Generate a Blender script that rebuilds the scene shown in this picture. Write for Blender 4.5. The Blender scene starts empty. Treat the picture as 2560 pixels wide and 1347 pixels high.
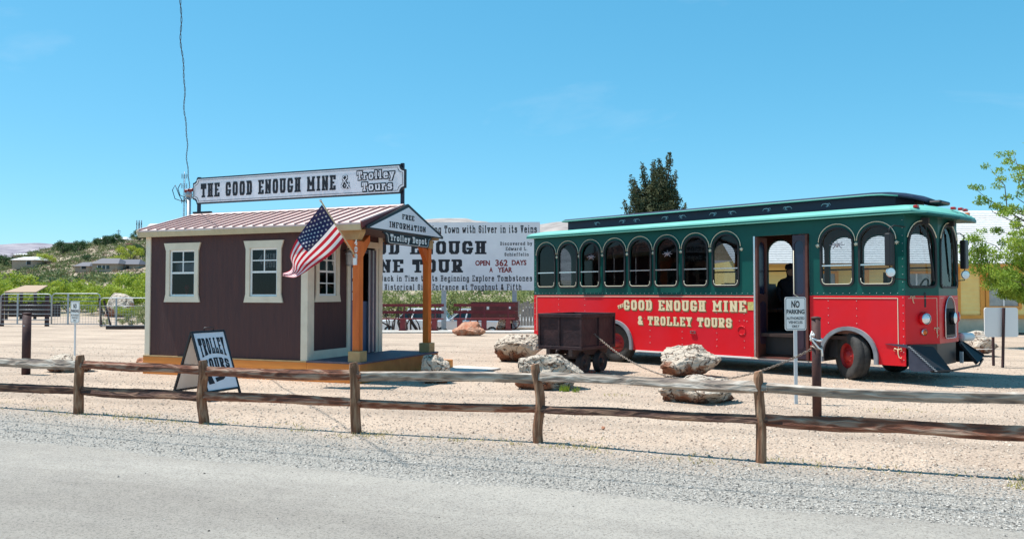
import bpy, bmesh, math, random
import numpy as np
from mathutils import Vector, Matrix
random.seed(7); np.random.seed(7)
S = bpy.context.scene
COL = S.collection
R = math.radians
# ---------------------------------------------------------------- camera, sky, sun, exposure
cam_d = bpy.data.cameras.new('camera'); cam = bpy.data.objects.new('camera', cam_d); COL.objects.link(cam)
cam.location = (0, 0, 1.5); cam.rotation_euler = (R(90 + 1.76), 0, 0)
cam_d.sensor_width = 36; cam_d.lens = 28.1; cam_d.clip_start = .1; cam_d.clip_end = 6000
S.camera = cam
W = bpy.data.worlds.new('World'); S.world = W; W.use_nodes = True
wn = W.node_tree.nodes; wl = W.node_tree.links; wn.clear()
sky = wn.new('ShaderNodeTexSky'); sky.sky_type = 'NISHITA'; sky.sun_disc = False
sky.sun_elevation = R(68.4); sky.sun_rotation = R(-65.4); sky.altitude = 1400; sky.air_density = 1.0; sky.dust_density = .6; sky.ozone_density = 1.6
bg = wn.new('ShaderNodeBackground'); bg.inputs['Strength'].default_value = .12
wo = wn.new('ShaderNodeOutputWorld')
gm = wn.new('ShaderNodeCombineColor'); sp3 = wn.new('ShaderNodeSeparateColor'); wl.new(sky.outputs[0], sp3.inputs[0])
for k_, e_ in enumerate((1.0, .60, .55)):
    pw = wn.new('ShaderNodeMath'); pw.operation = 'POWER'; pw.inputs[1].default_value = e_; wl.new(sp3.outputs[k_], pw.inputs[0]); wl.new(pw.outputs[0], gm.inputs[k_])
tn = wn.new('ShaderNodeMix'); tn.data_type = 'RGBA'; tn.blend_type = 'MULTIPLY'; tn.inputs[0].default_value = 1; tn.inputs[7].default_value = (.47, 1.58, 2.06, 1)
wl.new(gm.outputs[0], tn.inputs[6]); 
# faint cirrus
wt = wn.new('ShaderNodeTexCoord'); wm = wn.new('ShaderNodeMapping'); wm.inputs['Rotation'].default_value = (0, .5, .3); wm.inputs['Scale'].default_value = (1.2, 1.2, 3.5)
wz = wn.new('ShaderNodeTexNoise'); wz.inputs['Scale'].default_value = 2.3; wz.inputs['Detail'].default_value = 8; wz.inputs['Roughness'].default_value = .58; wz.inputs['Distortion'].default_value = .4
wr = wn.new('ShaderNodeMapRange'); wr.inputs['From Min'].default_value = .60; wr.inputs['From Max'].default_value = .85; wr.inputs['To Max'].default_value = .22
wx_ = wn.new('ShaderNodeMix'); wx_.data_type = 'RGBA'; wx_.inputs[7].default_value = (6.0, 6.3, 6.6, 1)
wl.new(wt.outputs['Generated'], wm.inputs[0]); wl.new(wm.outputs[0], wz.inputs[0]); wl.new(wz.outputs[0], wr.inputs[0]); wl.new(wr.outputs[0], wx_.inputs[0])
wl.new(tn.outputs[2], wx_.inputs[6]); wl.new(wx_.outputs[2], bg.inputs[0]); wl.new(bg.outputs[0], wo.inputs[0])
sun_d = bpy.data.lights.new('sun', 'SUN'); sun_d.energy = 5.0; sun_d.angle = R(.5); sun_d.color = (1, .96, .9)
sun = bpy.data.objects.new('sun', sun_d); COL.objects.link(sun)
sun.rotation_euler = Vector((.40, -.12, -1)).to_track_quat('-Z', 'Y').to_euler()
S.view_settings.view_transform = 'Standard'; S.view_settings.look = 'None'; S.view_settings.gamma = 1
S.view_settings.use_curve_mapping = False; S.view_settings.exposure = .55
S.render.engine = 'CYCLES'; S.cycles.transparent_max_bounces = 24; S.cycles.max_bounces = 8

# ---------------------------------------------------------------- helpers
def G(px, d):                      # ground position seen at photo column px, d metres away
    return ((px - 1280) / 2000 * d, d)
def Z(py, d):                      # height of something at photo row py, d metres away
    return 1.5 + (735 - py) / 2000 * d

def mat(name, col, rough=.8, col2=None, scale=6, detail=4, bump=0, bscale=None, metal=0, spec=.5, stretch=None, contrast=(.35, .65), coat=0, transl=0, dist=.02):
    m = bpy.data.materials.new(name); m.use_nodes = True
    n = m.node_tree.nodes; l = m.node_tree.links; b = n['Principled BSDF']
    b.inputs['Roughness'].default_value = rough; b.inputs['Metallic'].default_value = metal
    b.inputs['Specular IOR Level'].default_value = spec; b.inputs['Coat Weight'].default_value = coat
    b.inputs['Coat Roughness'].default_value = .08
    b.inputs['Base Color'].default_value = (*col, 1)
    tc = n.new('ShaderNodeTexCoord'); mp = n.new('ShaderNodeMapping'); l.new(tc.outputs['Object'], mp.inputs[0])
    if stretch: mp.inputs['Scale'].default_value = stretch
    if col2:
        t = n.new('ShaderNodeTexNoise'); t.inputs['Scale'].default_value = scale; t.inputs['Detail'].default_value = detail
        t.inputs['Roughness'].default_value = .62
        r = n.new('ShaderNodeValToRGB'); r.color_ramp.elements[0].position = contrast[0]; r.color_ramp.elements[1].position = contrast[1]
        r.color_ramp.elements[0].color = (*col, 1); r.color_ramp.elements[1].color = (*col2, 1)
        l.new(mp.outputs[0], t.inputs[0]); l.new(t.outputs[0], r.inputs[0]); l.new(r.outputs[0], b.inputs['Base Color'])
        rr = n.new('ShaderNodeMapRange'); rr.inputs['To Min'].default_value = max(rough - .12, .02); rr.inputs['To Max'].default_value = min(rough + .12, 1)
        l.new(t.outputs[0], rr.inputs[0]); l.new(rr.outputs[0], b.inputs['Roughness'])
    if bump:
        t2 = n.new('ShaderNodeTexNoise'); t2.inputs['Scale'].default_value = bscale or scale * 4; t2.inputs['Detail'].default_value = 5
        bp = n.new('ShaderNodeBump'); bp.inputs['Strength'].default_value = bump; bp.inputs['Distance'].default_value = dist
        l.new(mp.outputs[0], t2.inputs[0]); l.new(t2.outputs[0], bp.inputs['Height']); l.new(bp.outputs[0], b.inputs['Normal'])
    if transl:
        tr = n.new('ShaderNodeBsdfTranslucent'); mx = n.new('ShaderNodeMixShader'); mx.inputs[0].default_value = transl
        if col2: l.new(r.outputs[0], tr.inputs[0])
        else: tr.inputs[0].default_value = (*col, 1)
        l.new(b.outputs[0], mx.inputs[1]); l.new(tr.outputs[0], mx.inputs[2])
        l.new(mx.outputs[0], n['Material Output'].inputs[0])
    return m

def glass(name, tint, refl=1.0):
    m = bpy.data.materials.new(name); m.use_nodes = True
    n = m.node_tree.nodes; l = m.node_tree.links; n.remove(n['Principled BSDF'])
    t = n.new('ShaderNodeBsdfTransparent'); t.inputs[0].default_value = (*tint, 1)
    g = n.new('ShaderNodeBsdfGlossy'); g.inputs['Roughness'].default_value = .03
    f = n.new('ShaderNodeFresnel'); f.inputs[0].default_value = 1.5
    mu = n.new('ShaderNodeMath'); mu.operation = 'MULTIPLY'; mu.inputs[1].default_value = refl
    mx = n.new('ShaderNodeMixShader')
    l.new(f.outputs[0], mu.inputs[0]); l.new(mu.outputs[0], mx.inputs[0]); l.new(t.outputs[0], mx.inputs[1]); l.new(g.outputs[0], mx.inputs[2])
    l.new(mx.outputs[0], n['Material Output'].inputs[0])
    return m

class MB:
    def __init__(s): s.v = []; s.f = []; s.m = []; s.sm = []
    def add(s, vs, fs, mi=0, smooth=False):
        o = len(s.v); s.v += [tuple(v) for v in vs]
        for f in fs: s.f.append(tuple(i + o for i in f)); s.m.append(mi); s.sm.append(smooth)
        return s
    def box(s, x0, x1, y0, y1, z0, z1, mi=0):
        vs = [(x0,y0,z0),(x1,y0,z0),(x1,y1,z0),(x0,y1,z0),(x0,y0,z1),(x1,y0,z1),(x1,y1,z1),(x0,y1,z1)]
        return s.add(vs, [(0,3,2,1),(4,5,6,7),(0,1,5,4),(1,2,6,5),(2,3,7,6),(3,0,4,7)], mi)
    def bar(s, a, b, w, h, up=(0,0,1), mi=0):       # rectangular bar from a to b
        a = Vector(a); b = Vector(b); d = (b - a).normalized(); u = Vector(up)
        if abs(d.dot(u)) > .98: u = Vector((1,0,0))
        r = d.cross(u).normalized(); u = r.cross(d)
        vs = []
        for p in (a, b):
            for i, j in ((-1,-1),(1,-1),(1,1),(-1,1)): vs.append(p + r * i * w / 2 + u * j * h / 2)
        return s.add(vs, [(0,1,2,3),(7,6,5,4),(0,4,5,1),(1,5,6,2),(2,6,7,3),(3,7,4,0)], mi)
    def tube(s, pts, r, n=8, mi=0, cap=True, closed=False, flat=False):
        pts = [Vector(p) for p in pts]; N = len(pts); rs = r if hasattr(r, '__len__') else [r] * N
        vs = []; prev = None
        for i, p in enumerate(pts):
            if closed: d = pts[(i+1) % N] - pts[i-1]
            else: d = pts[min(i+1, N-1)] - pts[max(i-1, 0)]
            d.normalize()
            if prev is None: u = d.orthogonal().normalized()
            else:
                u = prev - d * prev.dot(d)
                u = u.normalized() if u.length > 1e-6 else d.orthogonal().normalized()
            prev = u; w = d.cross(u)
            for k in range(n):
                a = 2 * math.pi * k / n; vs.append(p + (u * math.cos(a) + w * math.sin(a)) * rs[i])
        fs = []
        for i in range(N if closed else N - 1):
            j = (i + 1) % N
            for k in range(n):
                k2 = (k + 1) % n; fs.append((i*n+k, i*n+k2, j*n+k2, j*n+k))
        s.add(vs, fs, mi, not flat)
        if cap and not closed:
            o = len(s.v) - len(vs)
            s.f.append(tuple(o + k for k in range(n))[::-1]); s.m.append(mi); s.sm.append(False)
            s.f.append(tuple(o + (N-1)*n + k for k in range(n))); s.m.append(mi); s.sm.append(False)
        return s
    def lathe(s, prof, c, axis, n=24, mi=0):         # prof: (r, h) along axis from c
        ax = Vector(axis).normalized(); u = ax.orthogonal().normalized(); w = ax.cross(u); c = Vector(c); vs = []
        for r, h in prof:
            for k in range(n):
                a = 2*math.pi*k/n; vs.append(c + ax*h + (u*math.cos(a) + w*math.sin(a))*r)
        fs = [(i*n+k, i*n+(k+1)%n, (i+1)*n+(k+1)%n, (i+1)*n+k) for i in range(len(prof)-1) for k in range(n)]
        return s.add(vs, fs, mi, True)
    def prism(s, poly, to3, d, mi=0):                # poly 2D, to3(a,b,h)->xyz, from h=0 to h=d
        n = len(poly); vs = [to3(a, b, 0) for a, b in poly] + [to3(a, b, d) for a, b in poly]
        fs = [tuple(range(n))[::-1], tuple(range(n, 2*n))] + [(i, (i+1) % n, n + (i+1) % n, n + i) for i in range(n)]
        return s.add(vs, fs, mi)
    def build(s, name, mats, parent=None, bevel=0, fix=True):
        me = bpy.data.meshes.new(name); me.from_pydata(s.v, [], s.f)
        if not isinstance(mats, (list, tuple)): mats = [mats]
        for m in mats: me.materials.append(m)
        me.polygons.foreach_set('material_index', s.m); me.polygons.foreach_set('use_smooth', s.sm)
        me.update()
        if fix:
            bm = bmesh.new(); bm.from_mesh(me); bmesh.ops.recalc_face_normals(bm, faces=bm.faces); bm.to_mesh(me); bm.free()
        o = bpy.data.objects.new(name, me); COL.objects.link(o); o.parent = parent
        if bevel:
            b = o.modifiers.new('bevel', 'BEVEL'); b.width = bevel; b.segments = 2; b.limit_method = 'ANGLE'
        return o
def tag(o, label=None, cat=None, group=None, kind=None):
    if label: o['label'] = label
    if cat: o['category'] = cat
    if group: o['group'] = group
    if kind: o['kind'] = kind
    return o
def thing(name, label, cat, loc=(0,0,0), rz=0, group=None):
    o = bpy.data.objects.new(name, None); COL.objects.link(o); o.location = loc; o.rotation_euler = (0, 0, rz)
    o.empty_display_size = .2
    return tag(o, label, cat, group)
def copy_tree(o, parent=None):
    c = o.copy(); COL.objects.link(c); c.parent = parent
    for ch in list(o.children): copy_tree(ch, c)
    return c
def link(name, me, parent, loc=(0,0,0), rot=(0,0,0), sc=(1,1,1)):
    o = bpy.data.objects.new(name, me); COL.objects.link(o); o.parent = parent; o.location = loc; o.rotation_euler = rot; o.scale = sc
    return o
def plate(name, outer, holes, th, to3, m, parent):   # flat plate with holes; to3 maps (a,b,h) to local xyz
    cd = bpy.data.curves.new(name, 'CURVE'); cd.dimensions = '2D'; cd.fill_mode = 'BOTH'; cd.extrude = th / 2
    for loop in [outer] + list(holes):
        sp = cd.splines.new('POLY'); sp.points.add(len(loop) - 1); sp.use_cyclic_u = True
        for p, (a, b) in zip(sp.points, loop): p.co = (a, b, 0, 1)
    tmp = bpy.data.objects.new('tmp', cd); me = bpy.data.meshes.new_from_object(tmp)
    bpy.data.objects.remove(tmp); bpy.data.curves.remove(cd)
    for v in me.vertices: v.co = to3(v.co.x, v.co.y, v.co.z + th / 2)
    me.materials.clear(); me.materials.append(m); me.name = name
    bm = bmesh.new(); bm.from_mesh(me); bmesh.ops.remove_doubles(bm, verts=bm.verts, dist=1e-5)
    bmesh.ops.recalc_face_normals(bm, faces=bm.faces); bm.to_mesh(me); bm.free()
    for p in me.polygons: p.use_smooth = False
    o = bpy.data.objects.new(name, me); COL.objects.link(o); o.parent = parent
    return o
def rock_mesh(seed, sx, sy, sz, sub=4, rough=.28):
    rnd = random.Random(seed)
    bm = bmesh.new(); bmesh.ops.create_icosphere(bm, subdivisions=sub, radius=1)
    from mathutils import noise
    off = Vector((rnd.random()*50, rnd.random()*50, rnd.random()*50))
    cuts = []
    for k in range(13):
        d = Vector((rnd.gauss(0,1), rnd.gauss(0,1), rnd.gauss(0,.8))).normalized(); cuts.append((d, rnd.uniform(.55, .9)))
    for v in bm.verts:
        p = v.co.copy()
        for d, h in cuts:
            e = p.dot(d) - h
            if e > 0: p -= d * e * .92
        n1 = noise.noise(p * 1.6 + off) ; n2 = noise.noise(p * 4.5 + off); n3 = noise.noise(p * 11 + off)
        n2 = 1 - abs(n2) * 2.2
        p *= 1 + rough * (n1 * .7 + n2 * .16 + n3 * .16)
        v.co = Vector((p.x * sx, p.y * sy, p.z * sz + sz * .72))
        if v.co.z < -.04: v.co.z = -.04
    me = bpy.data.meshes.new('rock'); bm.to_mesh(me); bm.free()
    return me

# ---------------------------------------------------------------- slab-serif lettering (flat print)
GL = {
'A':"-205A 5A80 3373 0040 60A0",'B':"007091947525 7596997A0A 202A",'C':"97987A3A181230709293",'D':"007092987A0A 202A",
'E':"00A0A2 202A 0AAAA8 2565",'F':"0050 202A 0AAAA8 2565",'G':"97987A3A181230709294 64A4",'H':"202A 808A 2585 0040 60A0 0A4A 6AAA",
'I':"505A 2080 2A8A",'K':"202A -8A25 -4680 0040 60A0 0A4A 6AAA",'L':"202A 0A4A 00A0A3",'M':"-1A549A 101A 909A 0030 70A0 0A1A 9AAA",
'N':"101A -1A90 909A 0030 0A1A 8AAA",'O':"12183A7A9892703012",'P':"202A 0050 0A7A99967424",'R':"202A 0040 0A7A99967525 5590 90A0",
'S':"97987A3A18163575949270301213",'T':"505A 3070 070AAAA7",'U':"1A123070929A 0A3A 7AAA",'V':"1A509A 0A3A 7AAA",'Y':"1A559A 5550 3070 0A3A 7AAA",
'&':"A0284A6A783512306094",'4':"707A 7A0303A3 5090",'0':"12183A7A9892703012",'9':"12307092987A3A18163595",
'a':"1637678680A0 843412205082",'b':"101A 0A1A 1537779592703012",'c':"9577371512307092",'d':"909A 7A9A 90A0 9577371512307092",
'e':"14949577371512307091",'f':"40485A8A89 1777 2070",'g':"9577371512307092 979l7m3m1l",'h':"101A 0A1A 0030 1537779590 70A0",
'i':"5057 2757 2080 5A5A",'k':"101A 0A1A 0030 8713 4590 70A0",'l':"505A 2A5A 2080",'m':"1017 0717 1537475550 5577879590 0030 4060 80A0",
'n':"1017 0717 1537779590 0030 70A0",'o':"12153777959270301 2".replace(' ',''),'p':"1m17 0717 1537779592703012 0m3m",'r':"2027 0727 25477786 0040",
's':"86773715347492703011",'t':"4A42608092 1777",'u':"1712307092 9790 0717 7797 90A0",'v':"175097 0737 77A7",'w':"07205570A7 0727 87A7",
'x':"1790 9710 0737 77A7 0030 70A0",'y':"1750 973m1m 0737 77A7",'.':"5050"}
CH = {c: i for i, c in enumerate('0123456789A')}; CH.update({'k': -1, 'l': -2, 'm': -3})
WID = {'M': 1.25, 'm': 1.35, 'w': 1.3, 'i': .62, 'l': .62, 'I': .68, '.': .45, 'f': .8, 't': .8, 'r': .85, ' ': .6, 'E': .95}
_gc = {}
def glyph_runs(ch, w, T, t, fat=0):
    key = (ch, round(w, 3), T, t, fat)
    if key in _gc: return _gc[key]
    rows = 30; lo = -.34
    H = int(rows * 1.5); Wd = max(4, int(rows * (w + .1)))
    H += 4; Wd += 6; lo -= .06; mg_ = -.15
    ys = lo + (np.arange(H) + .5) / rows; xs = mg_ + (np.arange(Wd) + .5) / rows
    M = np.zeros((H, Wd), bool)
    for pl in GL[ch].split():
        Tb = T*.55 if pl[0] == '-' else T; pl = pl.lstrip('-')
        pts = [(T/2 + CH[pl[i]] / 10 * (w - T), t/2 + CH[pl[i+1]] / 10 * (1 - t)) for i in range(0, len(pl), 2)]
        for (x0, y0), (x1, y1) in zip(pts, pts[1:]):
            k = max(1, int(max(abs(x1-x0), abs(y1-y0)) * 40))
            for q in range(k + 1):
                x = x0 + (x1-x0)*q/k; y = y0 + (y1-y0)*q/k
                M |= (np.abs(ys[:, None] - y) < (t+fat)/2) & (np.abs(xs[None, :] - x) < (Tb+fat)/2)
    runs = []; act = {}
    for r in range(H + 1):
        cur = set()
        if r < H:
            row = np.concatenate([[0], M[r].astype(int), [0]]); d = np.diff(row)
            cur = set(zip(np.where(d == 1)[0].tolist(), np.where(d == -1)[0].tolist()))
        for k in list(act):
            if k not in cur: runs.append((k[0]/rows + mg_, k[1]/rows + mg_, act.pop(k)/rows + lo, r/rows + lo))
        for k in cur:
            if k not in act: act[k] = r
    _gc[key] = runs
    return runs
def text_w(s, w, gap): return sum(w * WID.get(c, 1) + gap for c in s) - gap
def slab_text(mb, s, cx, base, h, width, to3, T=.24, t=.15, w=.72, gap=.1, arch=None, mi=0, align='c', fat=0):
    """adds the line s with cap height h centred on cx, squeezed to the given width"""
    tw = text_w(s, w, gap) * h; k = (width / tw) if width else 1
    x = cx - tw * k / 2 if align == 'c' else cx
    for c in s:
        gw = w * WID.get(c, 1)
        if c != ' ':
            for a0, a1, b0, b1 in glyph_runs(c, gw, T, t, fat):
                q = []
                for a, b in ((a0, b0), (a1, b0), (a1, b1), (a0, b1)):
                    X = x + a * h * k; Y = base + b * h
                    if arch: X, Y = arch(X, Y)
                    q.append(to3(X, Y))
                mb.add(q, [(0, 1, 2, 3)], mi)
        x += (gw + gap) * h * k
def tline(parent, m, *a, **k):                        # one line of print = one part
    mb = MB(); slab_text(mb, *a, **k); return mb.build(k_name, m, parent, fix=False)
k_name = 'lettering'
def sans_mesh(s, size, bold=0.0):                     # plain sans letters from the built-in font
    cd = bpy.data.curves.new('t', 'FONT'); cd.body = s; cd.size = size; cd.align_x = 'CENTER'; cd.align_y = 'CENTER'; cd.offset = bold; cd.resolution_u = 3
    tmp = bpy.data.objects.new('tmp', cd); me = bpy.data.meshes.new_from_object(tmp)
    bpy.data.objects.remove(tmp); bpy.data.curves.remove(cd)
    return me
def sans_text(mb, s, cx, cy, size, to3, bold=0.0, width=None, mi=0):
    me = sans_mesh(s, size, bold); vs = [v.co.copy() for v in me.vertices]
    if width:
        xs = [v.x for v in vs]; k = width / (max(xs) - min(xs))
        for v in vs: v.x *= k
    mb.add([to3(cx + v.x, cy + v.y) for v in vs], [tuple(p.vertices) for p in me.polygons], mi)
    bpy.data.meshes.remove(me)

# ---------------------------------------------------------------- materials
M = {}
M['wall'] = mat('stained_siding', (.056, .024, .026), .78, (.095, .040, .036), 3.5, 6, bump=.5, bscale=14, stretch=(3.2, 3.2, .30), contrast=(.28, .72))
M['cream'] = mat('cream_trim_paint', (.80, .70, .55), .6, (.71, .61, .47), 3, bump=.08, bscale=30)
M['tan'] = mat('tan_fascia', (.58, .43, .25), .6, (.50, .37, .21), 3)
M['cedar'] = mat('orange_stained_timber', (.80, .19, .022), .55, (.60, .115, .014), 3.5, 6, bump=.25, bscale=20, stretch=(1, 1, .25))
M['cedarh'] = mat('orange_stained_board', (.80, .28, .045), .6, (.64, .19, .028), 3, 6, bump=.25, bscale=14, stretch=(.25, 1, 2))
M['cedard'] = mat('dark_cedar_end', (.50, .33, .15), .6, (.40, .25, .11), 5)
M['deck'] = mat('dark_deck_board', (.075, .06, .085), .7, (.12, .10, .13), 5, bump=.2)
M['roofmetal'] = mat('rose_roof_metal', (.74, .55, .50), .45, (.66, .47, .43), 1.5, metal=.15, spec=.6)
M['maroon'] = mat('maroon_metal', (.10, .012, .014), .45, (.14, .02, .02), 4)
M['black'] = mat('black_paint', (.012, .012, .016), .45)
M['ink'] = mat('black_lettering', (.008, .008, .014), .6)
M['signwhite'] = mat('white_sign_face', (.80, .79, .82), .45, (.72, .71, .75), 1.2)
M['white'] = mat('white_paint', (.82, .82, .80), .45)
M['redink'] = mat('dark_red_lettering', (.22, .015, .015), .6)
M['glass'] = glass('window_glass', (.42, .42, .44), .8)
M['busglass'] = glass('trolley_glass', (.36, .39, .43), .9)
M['clearglass'] = glass('clear_trolley_glass', (.72, .75, .78), .9)
M['arch'] = mat('scuffed_grey_arch', (.16, .17, .19), .45, (.30, .31, .33), 3)
M['green'] = mat('green_trolley_paint', (.003, .070, .060), .4, (.005, .092, .075), 1.5, spec=.25, coat=.06, bump=.03, bscale=3)
M['mint'] = mat('green_roof_paint', (.11, .38, .32), .6, (.15, .44, .37), 1.2)
M['red'] = mat('red_trolley_paint', (.74, .008, .013), .38, (.68, .016, .030), .9, spec=.24, coat=.06, bump=.25, bscale=1.6, dist=.04)
M['navy'] = mat('dark_clerestory_paint', (.006, .010, .030), .5, (.010, .014, .04), 2)
M['creamline'] = mat('cream_pinstripe', (.78, .72, .55), .5)
M['gold'] = mat('cream_lettering', (.84, .70, .45), .5, (.78, .62, .36), 10)
M['olive'] = mat('letter_drop_shade', (.20, .13, .05), .6)
M['rubber'] = mat('black_rubber', (.012, .012, .014), .6)
M['tyre'] = mat('dusty_tyre', (.022, .021, .021), .85, (.055, .050, .046), 6, bump=.3, bscale=40)
M['wheelred'] = mat('red_wheel_steel', (.36, .008, .008), .5)
M['chrome'] = mat('bright_metal', (.75, .75, .76), .25, metal=.9)
M['steel'] = mat('galvanised_steel', (.42, .45, .48), .45, (.34, .37, .40), 8, metal=.5)
M['interior'] = mat('dark_interior', (.030, .016, .012), .8, (.05, .025, .02), 3)
M['woodint'] = mat('interior_varnished_wood', (.14, .045, .02), .5, (.09, .03, .015), 5)
M['ceiling'] = mat('red_brown_ceiling', (.16, .03, .02), .6)
M['purple'] = mat('door_panel_dark', (.030, .012, .028), .4, coat=.2)
M['doorframe'] = mat('brown_door_leaf', (.09, .022, .014), .5, (.12, .035, .022), 4)
M['lens'] = mat('headlamp_glass', (.80, .82, .84), .12, metal=.4)
M['amber'] = mat('amber_lens', (.75, .14, .01), .2)
M['redlens'] = mat('red_lens', (.42, .02, .02), .25)
M['rust'] = mat('rusty_cart_iron', (.022, .013, .018), .62, (.070, .034, .036), 3.5, 7, bump=.5, bscale=14, metal=.35)
M['darkrust'] = mat('dark_iron', (.02, .013, .014), .7, (.045, .025, .022), 5, bump=.3)
M['rustpost'] = mat('rusty_pipe', (.085, .028, .018), .75, (.035, .016, .018), 5, 7, bump=.2)
M['darkpost'] = mat('dark_purple_pipe', (.030, .010, .014), .7, (.06, .022, .02), 4, 6, bump=.2)
M['chain'] = mat('steel_chain', (.38, .34, .30), .5, (.16, .11, .08), 30, metal=.6)
M['concrete'] = mat('pale_concrete', (.62, .58, .52), .9, (.52, .48, .43), 4, bump=.2)
M['denim'] = mat('dark_clothes', (.02, .02, .028), .9)
M['skin'] = mat('skin', (.42, .24, .16), .6)
M['bench'] = mat('red_bench_paint', (.20, .018, .022), .55, (.14, .012, .018), 6)
M['silver'] = mat('silver_car_paint', (.62, .65, .70), .25, metal=.4, coat=.5)
M['carwhite'] = mat('white_car_paint', (.78, .78, .78), .3, coat=.5)
M['carglass'] = mat('dark_car_glass', (.02, .03, .035), .06)
M['yellow'] = mat('yellow_clapboard', (.95, .74, .27), .6, (.90, .66, .23), 2)
M['orange'] = mat('orange_house_trim', (.80, .36, .06), .6, (.72, .30, .05), 3)
M['shingle'] = mat('pale_shingle', (.64, .63, .61), .85, (.48, .47, .45), 9, 5, bump=.3)
M['bark'] = mat('grey_brown_bark', (.10, .075, .06), .9, (.16, .12, .095), 12, bump=.6)
M['leafdark'] = mat('juniper_foliage', (.022, .050, .024), .85, (.13, .13, .055), 1.3, 5, transl=.15)
M['leafmesq'] = mat('mesquite_leaves', (.15, .27, .025), .7, (.32, .42, .05), .9, 5, transl=.4)
M['leafbush'] = mat('bright_bush_leaves', (.22, .32, .03), .75, (.42, .46, .05), .35, 6, transl=.3)
M['leafhedge'] = mat('olive_hedge_leaves', (.15, .20, .055), .8, (.34, .36, .13), .6, 6, transl=.25)
M['leafyellow'] = mat('palo_verde_blossom', (.42, .44, .04), .8, (.30, .38, .05), .6, 5, transl=.25)
M['leafdull'] = mat('dull_scrub', (.07, .12, .035), .85, (.20, .22, .08), .08, 6, transl=.15)
M['leafdeep'] = mat('deep_green_tree', (.035, .085, .030), .85, (.07, .13, .04), .3, 5, transl=.15)
M['grass'] = mat('dry_weeds', (.42, .37, .14), .85, (.52, .42, .22), .6, transl=.3)

def rail_mat(name, top, low):
    m = mat(name, low, .8, None); n = m.node_tree.nodes; l = m.node_tree.links; b = n['Principled BSDF']
    tc = n['Texture Coordinate']; 
    mp = n['Mapping']; mp.inputs['Scale'].default_value = (2.6, 14, 14)
    t = n.new('ShaderNodeTexNoise'); t.inputs['Scale'].default_value = 1.6; t.inputs['Detail'].default_value = 8; t.inputs['Distortion'].default_value = .6
    r = n.new('ShaderNodeValToRGB'); e = r.color_ramp.elements
    e[0].position = .30; e[0].color = (low[0]*.35, low[1]*.35, low[2]*.4, 1); e[1].position = .72; e[1].color = (*top, 1)
    e2 = r.color_ramp.elements.new(.48); e2.color = (*low, 1)
    bp = n.new('ShaderNodeBump'); bp.inputs['Strength'].default_value = 1; bp.inputs['Distance'].default_value = .03
    l.new(mp.outputs[0], t.inputs[0]); l.new(t.outputs[0], r.inputs[0]); l.new(r.outputs[0], b.inputs['Base Color'])
    l.new(t.outputs[0], bp.inputs['Height']); l.new(bp.outputs[0], b.inputs['Normal'])
    return m
M['railgrey'] = rail_mat('weathered_grey_rail', (.56, .50, .43), (.30, .23, .18))
M['railbrown'] = rail_mat('brown_stained_rail', (.42, .29, .21), (.20, .065, .032))
M['raildark'] = rail_mat('dark_brown_rail', (.28, .16, .10), (.085, .034, .022))
M['post'] = rail_mat('brown_split_post', (.42, .26, .16), (.22, .095, .045))
M['post'].node_tree.nodes['Mapping'].inputs['Scale'].default_value = (14, 14, 2.6)

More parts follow.
